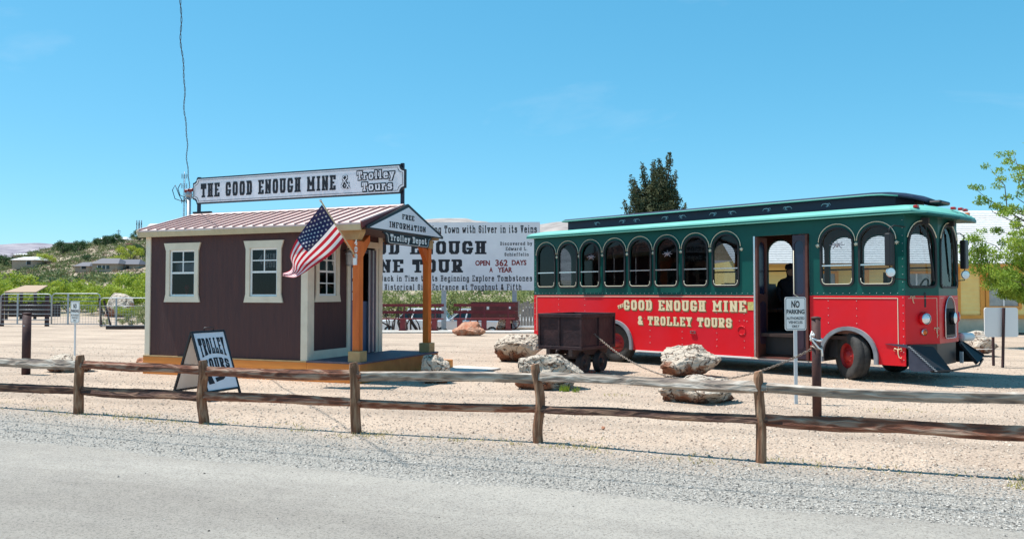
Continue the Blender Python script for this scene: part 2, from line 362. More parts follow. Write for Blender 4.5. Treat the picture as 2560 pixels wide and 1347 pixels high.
def rock_mat():
    m = mat('pale_quartz_rock', (.5, .4, .35), .9); n = m.node_tree.nodes; l = m.node_tree.links; b = n['Principled BSDF']
    mp = n['Mapping']; t = n.new('ShaderNodeTexNoise'); t.inputs['Scale'].default_value = 2.6; t.inputs['Detail'].default_value = 9; t.inputs['Roughness'].default_value = .6; t.inputs['Distortion'].default_value = .5
    g = n.new('ShaderNodeNewGeometry'); sx = n.new('ShaderNodeSeparateXYZ'); l.new(g.outputs['Normal'], sx.inputs[0])
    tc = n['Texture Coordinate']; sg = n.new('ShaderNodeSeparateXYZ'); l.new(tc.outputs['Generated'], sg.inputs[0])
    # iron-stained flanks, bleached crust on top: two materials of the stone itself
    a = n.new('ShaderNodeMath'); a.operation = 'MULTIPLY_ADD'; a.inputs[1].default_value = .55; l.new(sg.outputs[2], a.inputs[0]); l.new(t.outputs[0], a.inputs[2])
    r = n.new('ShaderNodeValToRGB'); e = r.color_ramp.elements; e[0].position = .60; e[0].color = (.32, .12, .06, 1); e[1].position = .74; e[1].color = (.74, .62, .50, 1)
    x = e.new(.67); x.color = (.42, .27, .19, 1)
    tk = n.new('ShaderNodeTexNoise'); tk.inputs['Scale'].default_value = 3.4; tk.inputs['Detail'].default_value = 6; tk.inputs['Distortion'].default_value = 1.2; l.new(mp.outputs[0], tk.inputs[0])
    s1 = n.new('ShaderNodeMath'); s1.operation = 'SUBTRACT'; s1.inputs[1].default_value = .5; l.new(tk.outputs[0], s1.inputs[0])
    s2 = n.new('ShaderNodeMath'); s2.operation = 'ABSOLUTE'; l.new(s1.outputs[0], s2.inputs[0])
    rk = n.new('ShaderNodeValToRGB'); rk.color_ramp.elements[0].color = (.22, .13, .09, 1); rk.color_ramp.elements[0].position = .004; rk.color_ramp.elements[1].position = .022; l.new(s2.outputs[0], rk.inputs[0])
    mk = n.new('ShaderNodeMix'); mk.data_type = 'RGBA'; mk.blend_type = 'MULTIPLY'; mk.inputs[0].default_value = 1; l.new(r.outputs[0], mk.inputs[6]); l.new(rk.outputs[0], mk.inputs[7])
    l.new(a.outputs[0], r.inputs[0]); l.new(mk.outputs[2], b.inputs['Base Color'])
    t2 = n.new('ShaderNodeTexNoise'); t2.inputs['Scale'].default_value = 9; t2.inputs['Detail'].default_value = 9; t2.inputs['Roughness'].default_value = .7
    bp = n.new('ShaderNodeBump'); bp.inputs['Strength'].default_value = 1; bp.inputs['Distance'].default_value = .14
    l.new(mp.outputs[0], t2.inputs[0]); l.new(mp.outputs[0], t.inputs[0]); sk = n.new('ShaderNodeMath'); sk.operation = 'MULTIPLY_ADD'; sk.inputs[1].default_value = .25; l.new(rk.outputs[0], sk.inputs[0]); l.new(t2.outputs[0], sk.inputs[2])
    l.new(sk.outputs[0], bp.inputs['Height']); l.new(bp.outputs[0], b.inputs['Normal'])
    return m
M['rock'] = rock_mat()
M['rockred'] = mat('red_brown_rock', (.34, .10, .04), .9, (.52, .30, .20), 4, 7, bump=.9, bscale=10, dist=.05)

# ---------------------------------------------------------------- ground, road
RZ = math.atan2(-.354, .935)
def road_pt(a, b):                   # a along the road, b away from its edge (+ into the yard)
    return (a*.935 + b*.354, 6.35 - a*.354 + b*.935)
def ground_material():
    m = mat('yard_earth', (.5, .4, .3), .95); n = m.node_tree.nodes; l = m.node_tree.links; b = n['Principled BSDF']
    tc = n['Texture Coordinate']; s = n.new('ShaderNodeSeparateXYZ'); l.new(tc.outputs['Object'], s.inputs[0])
    w = n.new('ShaderNodeTexNoise'); w.inputs['Scale'].default_value = .8; w.inputs['Detail'].default_value = 6; l.new(tc.outputs['Object'], w.inputs[0])
    a = n.new('ShaderNodeMath'); a.operation = 'MULTIPLY_ADD'; a.inputs[1].default_value = 1.6; l.new(w.outputs[0], a.inputs[0]); l.new(s.outputs[1], a.inputs[2])
    mr = n.new('ShaderNodeMapRange'); mr.inputs['From Min'].default_value = 1.5; mr.inputs['From Max'].default_value = 2.9; l.new(a.outputs[0], mr.inputs[0])
    def ramp(c1, c2, sc, p1=.35, p2=.65, det=6):
        t = n.new('ShaderNodeTexNoise'); t.inputs['Scale'].default_value = sc; t.inputs['Detail'].default_value = det; t.inputs['Roughness'].default_value = .7
        r = n.new('ShaderNodeValToRGB'); r.color_ramp.elements[0].color = (*c1, 1); r.color_ramp.elements[1].color = (*c2, 1)
        r.color_ramp.elements[0].position = p1; r.color_ramp.elements[1].position = p2
        l.new(tc.outputs['Object'], t.inputs[0]); l.new(t.outputs[0], r.inputs[0]); return r, t
    g, gt = ramp((.11, .10, .088), (.44, .41, .365), 40)
    p, pt = ramp((.21, .155, .115), (.52, .415, .33), 30, .25, .55)
    p2, _ = ramp((.70, .66, .63), (1.0, .97, .93), .38, .3, .62)
    # packed tyre tracks running along the yard
    ww = n.new('ShaderNodeTexWave'); ww.bands_direction = 'Y'; ww.inputs['Scale'].default_value = .16; ww.inputs['Distortion'].default_value = 5; ww.inputs['Detail'].default_value = 3; ww.inputs['Detail Scale'].default_value = .7
    l.new(tc.outputs['Object'], ww.inputs[0]); wr2 = n.new('ShaderNodeMapRange'); wr2.inputs['From Min'].default_value = .82; wr2.inputs['From Max'].default_value = 1; wr2.inputs['To Min'].default_value = 1; wr2.inputs['To Max'].default_value = .84
    l.new(ww.outputs[0], wr2.inputs[0])
    mm = n.new('ShaderNodeMix'); mm.data_type = 'RGBA'; mm.blend_type = 'MULTIPLY'; mm.inputs[0].default_value = 1
    l.new(p.outputs[0], mm.inputs[6]); l.new(p2.outputs[0], mm.inputs[7])
    m3 = n.new('ShaderNodeMix'); m3.data_type = 'RGBA'; m3.blend_type = 'MULTIPLY'; m3.inputs[0].default_value = 1; l.new(mm.outputs[2], m3.inputs[6]); l.new(wr2.outputs[0], m3.inputs[7])
    mx = n.new('ShaderNodeMix'); mx.data_type = 'RGBA'; l.new(mr.outputs[0], mx.inputs[0]); l.new(g.outputs[0], mx.inputs[6]); l.new(m3.outputs[2], mx.inputs[7])
    l.new(mx.outputs[2], b.inputs['Base Color'])
    vo = n.new('ShaderNodeTexVoronoi'); vo.inputs['Scale'].default_value = 34; l.new(tc.outputs['Object'], vo.inputs[0])
    bp = n.new('ShaderNodeBump'); bp.invert = True; bp.inputs['Strength'].default_value = .8; bp.inputs['Distance'].default_value = .018
    l.new(vo.outputs[0], bp.inputs['Height'])
    bp2 = n.new('ShaderNodeBump'); bp2.inputs['Strength'].default_value = .5; bp2.inputs['Distance'].default_value = .12
    t3 = n.new('ShaderNodeTexNoise'); t3.inputs['Scale'].default_value = 1.8; t3.inputs['Detail'].default_value = 5; l.new(tc.outputs['Object'], t3.inputs[0])
    l.new(t3.outputs[0], bp2.inputs['Height']); l.new(bp2.outputs[0], bp.inputs['Normal']); l.new(bp.outputs[0], b.inputs['Normal'])
    return m
def road_material():
    m = mat('weathered_asphalt', (.3, .3, .3), .9); n = m.node_tree.nodes; l = m.node_tree.links; b = n['Principled BSDF']
    tc = n['Texture Coordinate']
    def noise(sc, det=6, st=None, rg=.6):
        t = n.new('ShaderNodeTexNoise'); t.inputs['Scale'].default_value = sc; t.inputs['Detail'].default_value = det; t.inputs['Roughness'].default_value = rg
        if st:
            mp = n.new('ShaderNodeMapping'); mp.inputs['Scale'].default_value = st; l.new(tc.outputs['Object'], mp.inputs[0]); l.new(mp.outputs[0], t.inputs[0])
        else: l.new(tc.outputs['Object'], t.inputs[0])
        return t
    big = noise(.9, 4, (.12, 1, 1)); fine = noise(62, 5, None, .9); mid = noise(3, 6)
    r = n.new('ShaderNodeValToRGB'); e = r.color_ramp.elements; e[0].position = .38; e[0].color = (.335, .30, .262, 1); e[1].position = .62; e[1].color = (.455, .415, .365, 1)
    l.new(big.outputs[0], r.inputs[0])
    r2 = n.new('ShaderNodeValToRGB'); e = r2.color_ramp.elements; e[0].position = .36; e[0].color = (.30, .29, .28, 1); e[1].position = .50; e[1].color = (1, 1, 1, 1)
    l.new(fine.outputs[0], r2.inputs[0])
    r3 = n.new('ShaderNodeValToRGB'); e = r3.color_ramp.elements; e[0].position = .3; e[0].color = (.88, .88, .88, 1); e[1].position = .7; e[1].color = (1, 1, .99, 1)
    l.new(mid.outputs[0], r3.inputs[0])
    a = n.new('ShaderNodeMix'); a.data_type = 'RGBA'; a.blend_type = 'MULTIPLY'; a.inputs[0].default_value = 1; l.new(r.outputs[0], a.inputs[6]); l.new(r2.outputs[0], a.inputs[7])
    c = n.new('ShaderNodeMix'); c.data_type = 'RGBA'; c.blend_type = 'MULTIPLY'; c.inputs[0].default_value = 1; l.new(a.outputs[2], c.inputs[6]); l.new(r3.outputs[0], c.inputs[7])
    l.new(c.outputs[2], b.inputs['Base Color'])
    bp = n.new('ShaderNodeBump'); bp.inputs['Strength'].default_value = .9; bp.inputs['Distance'].default_value = .014; l.new(fine.outputs[0], bp.inputs['Height']); l.new(bp.outputs[0], b.inputs['Normal'])
    return m
def rotated(o): o.location = (0, 6.35, 0); o.rotation_euler = (0, 0, RZ); return o
# the car park behind the benches lies a little lower than the yard
def low_ground(x, y):
    f = lambda a, b, t: max(0, min(1, (t-a)/(b-a)))
    k = f(33.6, 37, y)*f(80, 62, y)*f(-16, -9, x)*f(9, 3, x); return -1.0*k*k*(3-2*k)
gx = [-3000,-300,-60,-25,-16]+[-15+i for i in range(25)]+[16,30,60,300,3000]; gy = [-3000,-300,-30,0,20,30]+[33+i for i in range(32)]+[75,90,150,400,3000]
cr, sr = math.cos(-RZ), math.sin(-RZ); gv = []
for y in gy:
    for x in gx: gv.append((x*cr-(y-6.35)*sr, x*sr+(y-6.35)*cr, low_ground(x, y)))
o = MB().add(gv, [(j*len(gx)+i, j*len(gx)+i+1, (j+1)*len(gx)+i+1, (j+1)*len(gx)+i) for j in range(len(gy)-1) for i in range(len(gx)-1)], 0, True).build('ground', ground_material(), fix=False); tag(rotated(o), kind='structure')
# road sheet with an irregular edge
es = [(-60 + i * .08, -.10 + .05*math.sin(i*.21) + .04*math.sin(i*.057+1) + random.uniform(-.02, .02)) for i in range(1400)]
vs = [(x, y, .006) for x, y in es] + [(x, -14, .006) for x, y in es]; n_ = len(es)
o = MB().add(vs, [(i, i+n_, i+n_+1, i+1) for i in range(n_-1)]).build('road', road_material(), fix=False); tag(rotated(o), kind='structure')
for p in o.data.polygons:
    if p.normal.z < 0: p.flip()

def pebbles(name, n, amin, bmin, bmax, s0, s1, m, dens, label, near=3.2, far=24):
    V = []; F = []; rng = np.random.default_rng(len(name) + n)
    base = np.array([(1,0,0),(0,1,0),(-1,0,0),(0,-1,0),(0,0,1),(0,0,-.4)], float)
    fs = [(0,1,4),(1,2,4),(2,3,4),(3,0,4)]
    k = 0; Y = near * (far/near) ** rng.random(n*4)
    X = rng.uniform(-.70, .70, n*4) * Y
    for x, y in zip(X, Y):
        b = (x*.354 + (y-6.35)*.935); a = x*.935 - (y-6.35)*.354
        if not (bmin < b < bmax) or rng.random() > dens(a, b): continue
        s = rng.uniform(s0, s1) * (rng.random()**2 * 1.2 + .6); an = rng.random()*6.28; ca, sa = math.cos(an), math.sin(an)
        p = base * (s, s*rng.uniform(.6, 1), s*rng.uniform(.35, .8)) + rng.normal(0, s*.12, (6,3))
        q = np.stack([p[:,0]*ca - p[:,1]*sa + x, p[:,0]*sa + p[:,1]*ca + y, p[:,2] + .002], 1)
        V += q.tolist(); F += [(k*6+f[0], k*6+f[1], k*6+f[2]) for f in fs]; k += 1
        if k >= n: break
    me = bpy.data.meshes.new(name); me.from_pydata(V, [], F); me.materials.append(m)
    o = bpy.data.objects.new(name, me); COL.objects.link(o)
    return tag(o, label, 'gravel', kind='stuff')
mg = mat('grey_gravel', (.09, .083, .075), .9, (.50, .465, .42), 40, 2, contrast=(.38, .6))
my = mat('tan_gravel', (.17, .115, .085), .9, (.58, .48, .39), 25, 2, contrast=(.36, .6))
pebbles('gravel', 52000, 0, -.25, 2.0, .004, .0115, mg, lambda a, b: .15 if b < 0 else (1 if b < 1.3 else .5), 'grey crushed gravel along the road shoulder')
pebbles('yard_gravel', 42000, 0, 1.2, 16, .004, .016, my, lambda a, b: 1 if b > 2 else .5, 'tan gravel strewn over the sandy yard')
md = mat('dark_chip', (.03, .028, .025), .9)
pebbles('dark_chippings', 260, 0, -4, 0, .004, .011, md, lambda a, b: .9, 'scattered dark chips on the pale road', 3.0, 8)
pebbles('loose_chippings', 3000, 0, -3.5, -.2, .004, .010, mg, lambda a, b: .9, 'tiny loose chippings on the pale road', 3.0, 8)
# ---------------------------------------------------------------- depot hut
DA = -math.atan(.40); DC = (-6.94, 15.2, 0)
ca_, sa_ = math.cos(DA), math.sin(DA)
def D(x, y, z=0): return (DC[0] + x*ca_ - y*sa_, DC[1] + x*sa_ + y*ca_, z)
FL = .337; WT = 2.64; LX = 3.66; DY = 2.45; DEK = 4.72
hut = thing('depot_hut', 'small dark brown ticket hut with a rose metal roof, cream trim and a timber porch', 'hut', DC, DA)
fr = lambda off: (lambda a, b, h: (a, off + h, b))           # plate in the x-z plane, growing towards +y
gb = lambda off: (lambda a, b, h: (off - h, a, b))           # plate in the y-z plane, growing towards -x
def rect(a0, a1, b0, b1): return [(a0, b0), (a1, b0), (a1, b1), (a0, b1)]
W1, W2 = .875, 2.735
plate('wall', rect(.10, LX-.1, FL, WT), [rect(c-.31, c+.31, 1.45, 2.33) for c in (W1, W2)], .05, fr(.0), M['wall'], hut)
plate('wall', [(.10, FL), (DY-.1, FL), (DY-.1, 2.64), (1.3, 3.06), (.10, 2.64)], [rect(.30, .86, 1.46, 2.34), rect(1.30, 2.18, FL+.01, 2.40)], .05, gb(LX), M['wall'], hut)
MB().box(.05, LX-.05, DY-.05, DY, FL, WT).build('wall', M['wall'], hut)
MB().box(0, .05, .05, DY-.05, FL, WT).build('wall', M['wall'], hut)
MB().box(.05, LX-.06, .06, DY-.06, FL-.06, FL).build('floor', M['woodint'], hut)
MB().box(.05, LX-.06, .06, DY-.06, WT-.08, WT-.05).build('ceiling', M['interior'], hut)
for x0, x1, y0, y1 in ((-.02, .10, -.022, .055), (-.022, .05, .055, .12), (LX-.12, LX+.022, -.022, .06), (LX-.045, LX+.022, .06, .17), (LX-.045, LX+.022, DY-.13, DY+.01)):
    MB().box(x0, x1, y0, y1, FL, WT-.005).build('corner_board', M['cream'], hut, bevel=.004)
MB().box(LX, LX+.018, .17, 1.20, FL, FL+.17).build('skirting_board', M['cream'], hut)
# subtle vertical battens in the siding
def window(parent, c, w, z0, z1, to3, rows=1, curtain=None):
    hw = w/2
    p = plate('window', [(c-hw-.115, z0-.10), (c+hw+.115, z0-.10), (c+hw+.075, z0+.05), (c+hw+.075, z1-.03), (c+hw+.125, z1+.12), (c-hw-.125, z1+.12), (c-hw-.075, z1-.03), (c-hw-.075, z0+.05)],
              [rect(c-hw+.01, c+hw-.01, z0+.01, z1-.01)], .028, lambda a, b, h: to3(a, b, .004+h), M['cream'], parent)
    zm = (z0+z1)/2 - .0
    plate('sash', rect(c-hw+.01, c+hw-.01, z0+.01, z1-.01), [rect(c-hw+.045, c+hw-.045, z0+.045, zm-.015), rect(c-hw+.045, c+hw-.045, zm+.02, z1-.045)], .022, lambda a, b, h: to3(a, b, -.022+h), M['white'], p)
    segs = [(zm+.02, z1-.045)] + ([(z0+.045, zm-.015)] if rows == 2 else [])
    for a, b in segs:
        mbb = MB()
        q = [to3(x, z, h) for h in (-.018, -.004) for x, z in rect(c-.011, c+.011, a, b)]
        mbb.add(q, [(0,1,2,3),(7,6,5,4),(0,4,5,1),(1,5,6,2),(2,6,7,3),(3,7,4,0)])
        for x0_, x1_ in ((c-hw+.045, c-.011), (c+.011, c+hw-.045)):
            q = [to3(x, z, h) for h in (-.018, -.004) for x, z in rect(x0_, x1_, (a+b)/2-.010, (a+b)/2+.010)]
            mbb.add(q, [(0,1,2,3),(7,6,5,4),(0,4,5,1),(1,5,6,2),(2,6,7,3),(3,7,4,0)])
        mbb.build('muntin', M['white'], p)
    for a, b in ((z0+.045, zm-.015), (zm+.02, z1-.045)):
        MB().add([to3(x, z, -.013) for x, z in rect(c-hw+.045, c+hw-.045, a, b)], [(0,1,2,3)]).build('pane', M['glass'], p)
    return p
window(hut, W1, .62, 1.45, 2.33, lambda a, b, h: (a, -h, b))
w2 = window(hut, W2, .62, 1.45, 2.33, lambda a, b, h: (a, -h, b))
window(hut, .58, .56, 1.46, 2.34, lambda a, b, h: (LX+h, a, b), rows=2)
# poster board inside the second window
mb = MB(); 
pm = MB().box(W2-.25, W2+.26, .12, .135, 1.93, 2.28).build('window_poster', M['navy'], hut)
t3 = lambda X, Y: (X, .117, Y)
tline(pm, M['white'], 'MINE', W2+.08, 2.125, .10, .30, t3); tline(pm, M['white'], 'TOUR', W2+.08, 1.975, .11, .30, t3)
mb.add([t3(*q) for q in ((W2-.235, 2.12), (W2-.14, 2.22), (W2-.14, 2.03))], [(0,1,2)])
mb.build('arrow', M['white'], pm, fix=False)
MB().box(W1-.31, W1+.31, .16, .17, 1.47, 1.48).build('inner_sill', M['woodint'], hut)
MB().box(W1-.28, W1+.28, .10, .104, 1.90, 2.07).build('blind', M['silver'], hut)
# small oil lamp on the sill of the first window
lp = MB().lathe([(.0,0),(.045,0),(.05,.03),(.02,.06),(.035,.10),(.03,.15),(.05,.17),(.03,.22),(0,.22)], (W1-.09, .2, 1.45), (0,0,1), 12, 0)
tag(lp.build('oil_lamp', M['redlens']), 'small red lamp standing inside the left window of the brown hut', 'lamp').matrix_world = Matrix.Translation(DC) @ Matrix.Rotation(DA, 4, 'Z')
MB().box(W1-.2, W1+.02, .14, .30, 1.36, 1.448).build('shelf', M['woodint'], hut)
# a clerk's counter shape inside
MB().box(.3, 3.2, 1.2, 1.6, FL, 1.3).build('counter', M['woodint'], hut)
# door
dr = MB().box(LX-.05, LX-.012, 1.335, 2.145, FL+.02, 1.30).build('door', mat('blue_grey_door_paint', (.10, .12, .20), .45, (.13, .15, .24), 2), hut)
plate('door_rail', rect(1.335, 2.145, 1.30, 2.37), [rect(1.41, 2.07, 1.36, 2.29)], .038, gb(LX-.012), dr.data.materials[0], dr)
MB().add([(LX-.03, 1.41, 1.36), (LX-.03, 2.07, 1.36), (LX-.03, 2.07, 2.29), (LX-.03, 1.41, 2.29)], [(0,1,2,3)]).build('pane', M['glass'], dr)
for k, (y0, z0, h) in enumerate(((1.425, 2.05, .17), (1.425, 1.80, .2), (1.425, 1.56, .18), (1.425, 1.38, .15), (1.60, 1.62, .22))):
    MB().box(LX-.026, LX-.022, y0, y0+.14, z0, z0+h).build('notice', M['white'], dr)
MB().lathe([(.0,0),(.025,0),(.028,.04),(0,.06)], (LX-.012, 2.09, 1.28), (1,0,0), 10).build('door_knob', M['chrome'], dr)
for k, (a0, a1, b0, b1) in enumerate(((1.20, 1.30, FL, 2.40), (2.18, 2.28, FL, 2.40))):
    MB().box(LX, LX+.03, a0, a1, b0, b1).build('door_casing', M['cream'], hut, bevel=.003)
plate('door_head', [(1.19, 2.40), (2.29, 2.40), (2.34, 2.52), (1.14, 2.52)], [], .034, lambda a, b, h: (LX+h, a, b), M['cream'], hut)
# slatted shutter folded back beside the door
for k in range(4):
    MB().box(LX+.034, LX+.05, 1.90+k*.07, 1.955+k*.07, FL+.03, 2.36).build('shutter_slat', [M['steel'], M['deck']][k % 2], hut)
# lantern beside the door
ln = MB().lathe([(0,.30),(.03,.28),(.075,.22),(.06,.21),(.055,.03),(.03,.0),(0,0)], (LX+.14, 1.07, 2.02), (0,0,1), 8).build('porch_lantern', M['steel'], hut)
MB().bar((LX+.02, 1.07, 2.30), (LX+.14, 1.07, 2.34), .02, .02).build('bracket', M['black'], ln)
# skid boards and deck
for x0, x1 in ((-.03, LX+.02), (LX+.024, DEK)):
    MB().box(x0, x1, -.045, -.005, .0, FL-.012).build('base_board', M['cedarh'], hut, bevel=.004)
MB().box(DEK, DEK+.04, -.045, 2.80, 0, FL-.012).build('base_board', mat('orange_stained_end_board', (.58, .21, .05), .6, (.44, .14, .035), 3, bump=.2), hut, bevel=.004)
MB().box(-.03, .0, -.004, DY, 0, FL-.02).build('base_board', M['cedarh'], hut)
MB().box(0, DEK-.01, 2.70, 2.74, 0, FL-.03).build('base_board', M['cedarh'], hut)
y = -.05
while y < 2.78:
    MB().box(LX+.024, DEK+.06, y, y+.135, FL-.010, FL+.018).build('deck_board', M['deck'], hut); y += .142
MB().box(DEK+.02, DEK+.30, 2.35, 2.95, 0, .19).build('step', M['cedarh'], hut, bevel=.005)
MB().box(-.03, LX+.02, -.048, .0, FL-.010, FL+.012).build('ledge', M['cedard'], hut)
# porch posts with plinths and bracket heads
for y in (.10, 2.60):
    p = MB().box(4.55, 4.68, y-.065, y+.065, FL+.14, 2.40).build('porch_post', M['cedar'], hut, bevel=.008)
    MB().box(4.50, 4.73, y-.115, y+.115, FL+.018, FL+.20).build('plinth', M['cedard'], p, bevel=.006)
    sx = 4.615
    if y < 1:
        MB().prism([(-.44, 2.60), (.10, 2.60), (.10, 2.55), (.03, 2.42), (-.33, 2.42)], lambda a, b, h: (sx+a, y-.075+h, b), .15).build('head_beam', M['cedard'], p, bevel=.006)
        for s in (-1,):
            MB().prism([(-.065, 2.417), (-.065, 2.20), (-.27, 2.417)], lambda a, b, h: (sx+a, y-.05+h, b), .10).build('knee_brace', M['cedar'], p)
    else:
        MB().box(sx-.09, sx+.09, y-.09, y+.09, 2.40, 2.56).build('head_block', M['cedard'], p, bevel=.005)
    MB().prism([(0, 2.36), (0, 2.10), (.24, 2.40), (.24, 2.52)], lambda a, b, h: (sx-.045+h, (y+.065+a) if y < 1 else (y-.065-a), b), .09).build('knee_brace', M['cedar'], p)
MB().box(LX+.01, 4.66, .03, .17, 2.50, 2.62).build('porch_beam', M['wall'], hut)
MB().box(LX+.01, 4.66, 2.53, 2.67, 2.50, 2.62).build('porch_beam', M['wall'], hut)
MB().box(LX+.005, 4.74, .0, 2.70, 2.625, 2.64).build('porch_ceiling', M['wall'], hut)
n409 = MB(); z = 2.325
for ch in '409':
    slab_text(n409, ch, 4.615, z, .098, .06, lambda X, Y: (X, .10-.0665, Y), T=.2, t=.14); z -= .12
n409.build('house_number', M['white'], hut, fix=False)
# roof: two metal slopes, ribs, ridge cap, fascia, barge boards
RX0, RX1, RYa, RYm, RYb, RZa, RZm = -.12, DEK+.10, -.12, 1.30, 2.75, 2.70, 3.12
def slope(side, t, x, up=0):     # t 0 eave .. 1 ridge
    ya = RYa if side == 0 else RYb
    return (x, ya + (RYm-ya)*t, RZa + (RZm-RZa)*t + up)
for sd in (0, 1):
    mb = MB()
    q = [slope(sd, 0, RX0), slope(sd, 0, RX1), slope(sd, 1, RX1), slope(sd, 1, RX0)]
    mb.add(q + [(a, b, c-.03) for a, b, c in q], [(0,1,2,3),(7,6,5,4),(0,4,5,1),(1,5,6,2),(2,6,7,3),(3,7,4,0)])
    mb.build('roof_sheet', M['roofmetal'], hut)
    n = 22
    for k in range(n + 1):
        x = RX0 + .015 + (RX1 - RX0 - .03) * k / n
        a, b = Vector(slope(sd, 0, x, .014)), Vector(slope(sd, 1, x, .014))
        MB().bar(a, b, .022, .03, up=(0, -1 if sd == 0 else 1, 3)).build('roof_rib', M['roofmetal'], hut)
        if k < n:   # thin dark strip beside each rib, its shadow put in as colour
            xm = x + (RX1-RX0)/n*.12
            MB().bar(slope(sd, 0, xm, .006), slope(sd, 1, xm, .006), .009, .010, up=(0, -1 if sd == 0 else 1, 3)).build('rib_shadow_strip', M['maroon'], hut)
MB().prism([(RYm-.12, RZm-.012), (RYm, RZm+.034), (RYm+.12, RZm-.012), (RYm, RZm+.012)], lambda a, b, h: (RX0-.01+h, a, b), RX1-RX0+.02).build('ridge_cap', M['roofmetal'], hut)
MB().box(RX0, RX1-.02, RYa-.0, RYa+.03, RZa-.13, RZa-.032).build('fascia', M['tan'], hut)
MB().box(RX0, RX1-.02, RYb-.03, RYb, RZa-.13, RZa-.032).build('fascia', M['tan'], hut)
MB().add([(RX0,RYa+.03,RZa-.12),(RX1-.02,RYa+.03,RZa-.12),(RX1-.02,.0,RZa-.06),(RX0,.0,RZa-.06)], [(0,1,2,3)]).build('soffit', M['tan'], hut)
for ya in (RYa, RYb):
    for x, m in ((RX1, M['maroon']), (RX0-.02, M['cream'])):
        MB().bar((x, ya, RZa-.045), (x, RYm, RZm-.045), .03, .10, up=(0,0,1)).build('barge_board', m, hut)
# ---- gable sign
gs = thing('gable_sign', 'white triangular FREE INFORMATION sign with black edge on the porch gable', 'sign', DC, DA)
X0 = RX1 + .018
tri = lambda g: [(-.03+g*2.6, 2.60+g), (2.80-g*2.6, 2.60+g), (2.80-g*2.2, 2.645+g*.7) , (RYm+.08, 3.155-g*1.1), (-.03+g*2.2, 2.645+g*.7)]
plate('border', tri(0), [], .03, lambda a, b, h: (X0+h, a, b), M['black'], gs)
plate('panel', [(.05, 2.625), (2.71, 2.625), (RYm+.08, 3.09)], [], .006, lambda a, b, h: (X0+.032+h, a, b), M['signwhite'], gs)
t3 = lambda X, Y: (X0+.0415, X, Y)
tline(gs, M['ink'], 'FREE', 1.36, 2.855, .092, .46, t3, T=.21, t=.15)
tline(gs, M['ink'], 'INFORMATION', 1.36, 2.675, .105, 1.36, t3, T=.21, t=.15)
ds = thing('depot_sign', 'black Trolley Depot board with white letters hanging under the gable sign', 'sign', DC, DA)
plate('board', [(.52, 2.59), (.52, 2.57), (.60, 2.54), (.63, 2.42), (.68, 2.385), (2.16, 2.385), (2.22, 2.42), (2.25, 2.54), (2.33, 2.57), (2.33, 2.59)], [], .03, lambda a, b, h: (X0-.01+h, a, b), M['black'], ds)
mb = MB(); slab_text(mb, 'Trolley Depot', 1.43, 2.445, .115, 1.36, lambda X, Y: (X0+.024, X, Y), T=.20, t=.15)
mb.tube([(X0+.022, .60, 2.565), (X0+.022, .665, 2.54), (X0+.022, .69, 2.425), (X0+.022, .72, 2.405), (X0+.022, 2.13, 2.405), (X0+.022, 2.17, 2.43), (X0+.022, 2.20, 2.54), (X0+.022, 2.26, 2.565)], .005, 4)
mb.build('lettering', M['white'], ds, fix=False)
# ---- long roof sign
rs = thing('roof_sign', 'long lavender-white THE GOOD ENOUGH MINE & Trolley Tours board standing on the hut ridge', 'sign', DC, DA)
sx0, sx1, sz0, sz1 = -.13, 4.86, 3.345, 3.885
def notched(g, r=.10):
    a0, a1, b0, b1 = sx0+g, sx1-g, sz0+g, sz1-g
    pts = []
    for cx, cy, s0 in ((a0, b0, 90), (a1, b0, 180), (a1, b1, 270), (a0, b1, 0)):
        for k in range(6):
            an = R(s0 - k*18) ; pts.append((cx + r*math.cos(an), cy + r*math.sin(an)))
    return pts
plate('board', notched(0), [], .045, lambda a, b, h: (a, RYm-.02+h, b), M['black'], rs)
plate('panel', notched(.028), [], .004, lambda a, b, h: (a, RYm-.026+h, b), M['signwhite'], rs)
plate('pinstripe', notched(.052), [notched(.060)], .002, lambda a, b, h: (a, RYm-.0295+h, b), M['ink'], rs)
t3 = lambda X, Y: (X, RYm-.030, Y)
tline(rs, M['ink'], 'THE GOOD ENOUGH MINE', .08, 3.475, .285, 3.28, t3, T=.235, t=.12, gap=.10, w=.66, align='l')
tline(rs, M['ink'], 'Trolley', 4.235, 3.64, .155, .80, t3, T=.19, t=.14, fat=.24, gap=.16); tline(rs, M['ink'], 'Tours', 4.27, 3.425, .155, .66, t3, T=.19, t=.14, fat=.24, gap=.16)
tline(rs, M['ink'], '&', 3.57, 3.485, .26, .22, t3, T=.2, t=.12)
t3 = lambda X, Y: (X, RYm-.0335, Y)
k_name = 'lettering_inset'; tline(rs, M['signwhite'], 'Trolley', 4.235, 3.64, .155, .80, t3, T=.19, t=.14, gap=.16); tline(rs, M['signwhite'], 'Tours', 4.27, 3.425, .155, .66, t3, T=.19, t=.14, gap=.16)
tline(rs, M['signwhite'], '&', 3.57, 3.485, .26, .22, t3, T=.07, t=.04); k_name = 'lettering'
MB().tube([(sx0+.13, RYm-.03, 3.82), (sx0+.13, RYm-.045, 3.82)], .012, 8).build('bolt', M['white'], rs)
for x in (sx0+.10, sx1-.10):
    MB().box(x-.03, x+.03, RYm+.027, RYm+.075, 3.10, 3.91).build('sign_post', M['navy'], rs)
MB().box(-.12, .32, RYm-.03, RYm+.05, RZm+.036, RZm+.07).build('foot_plate', M['black'], rs)
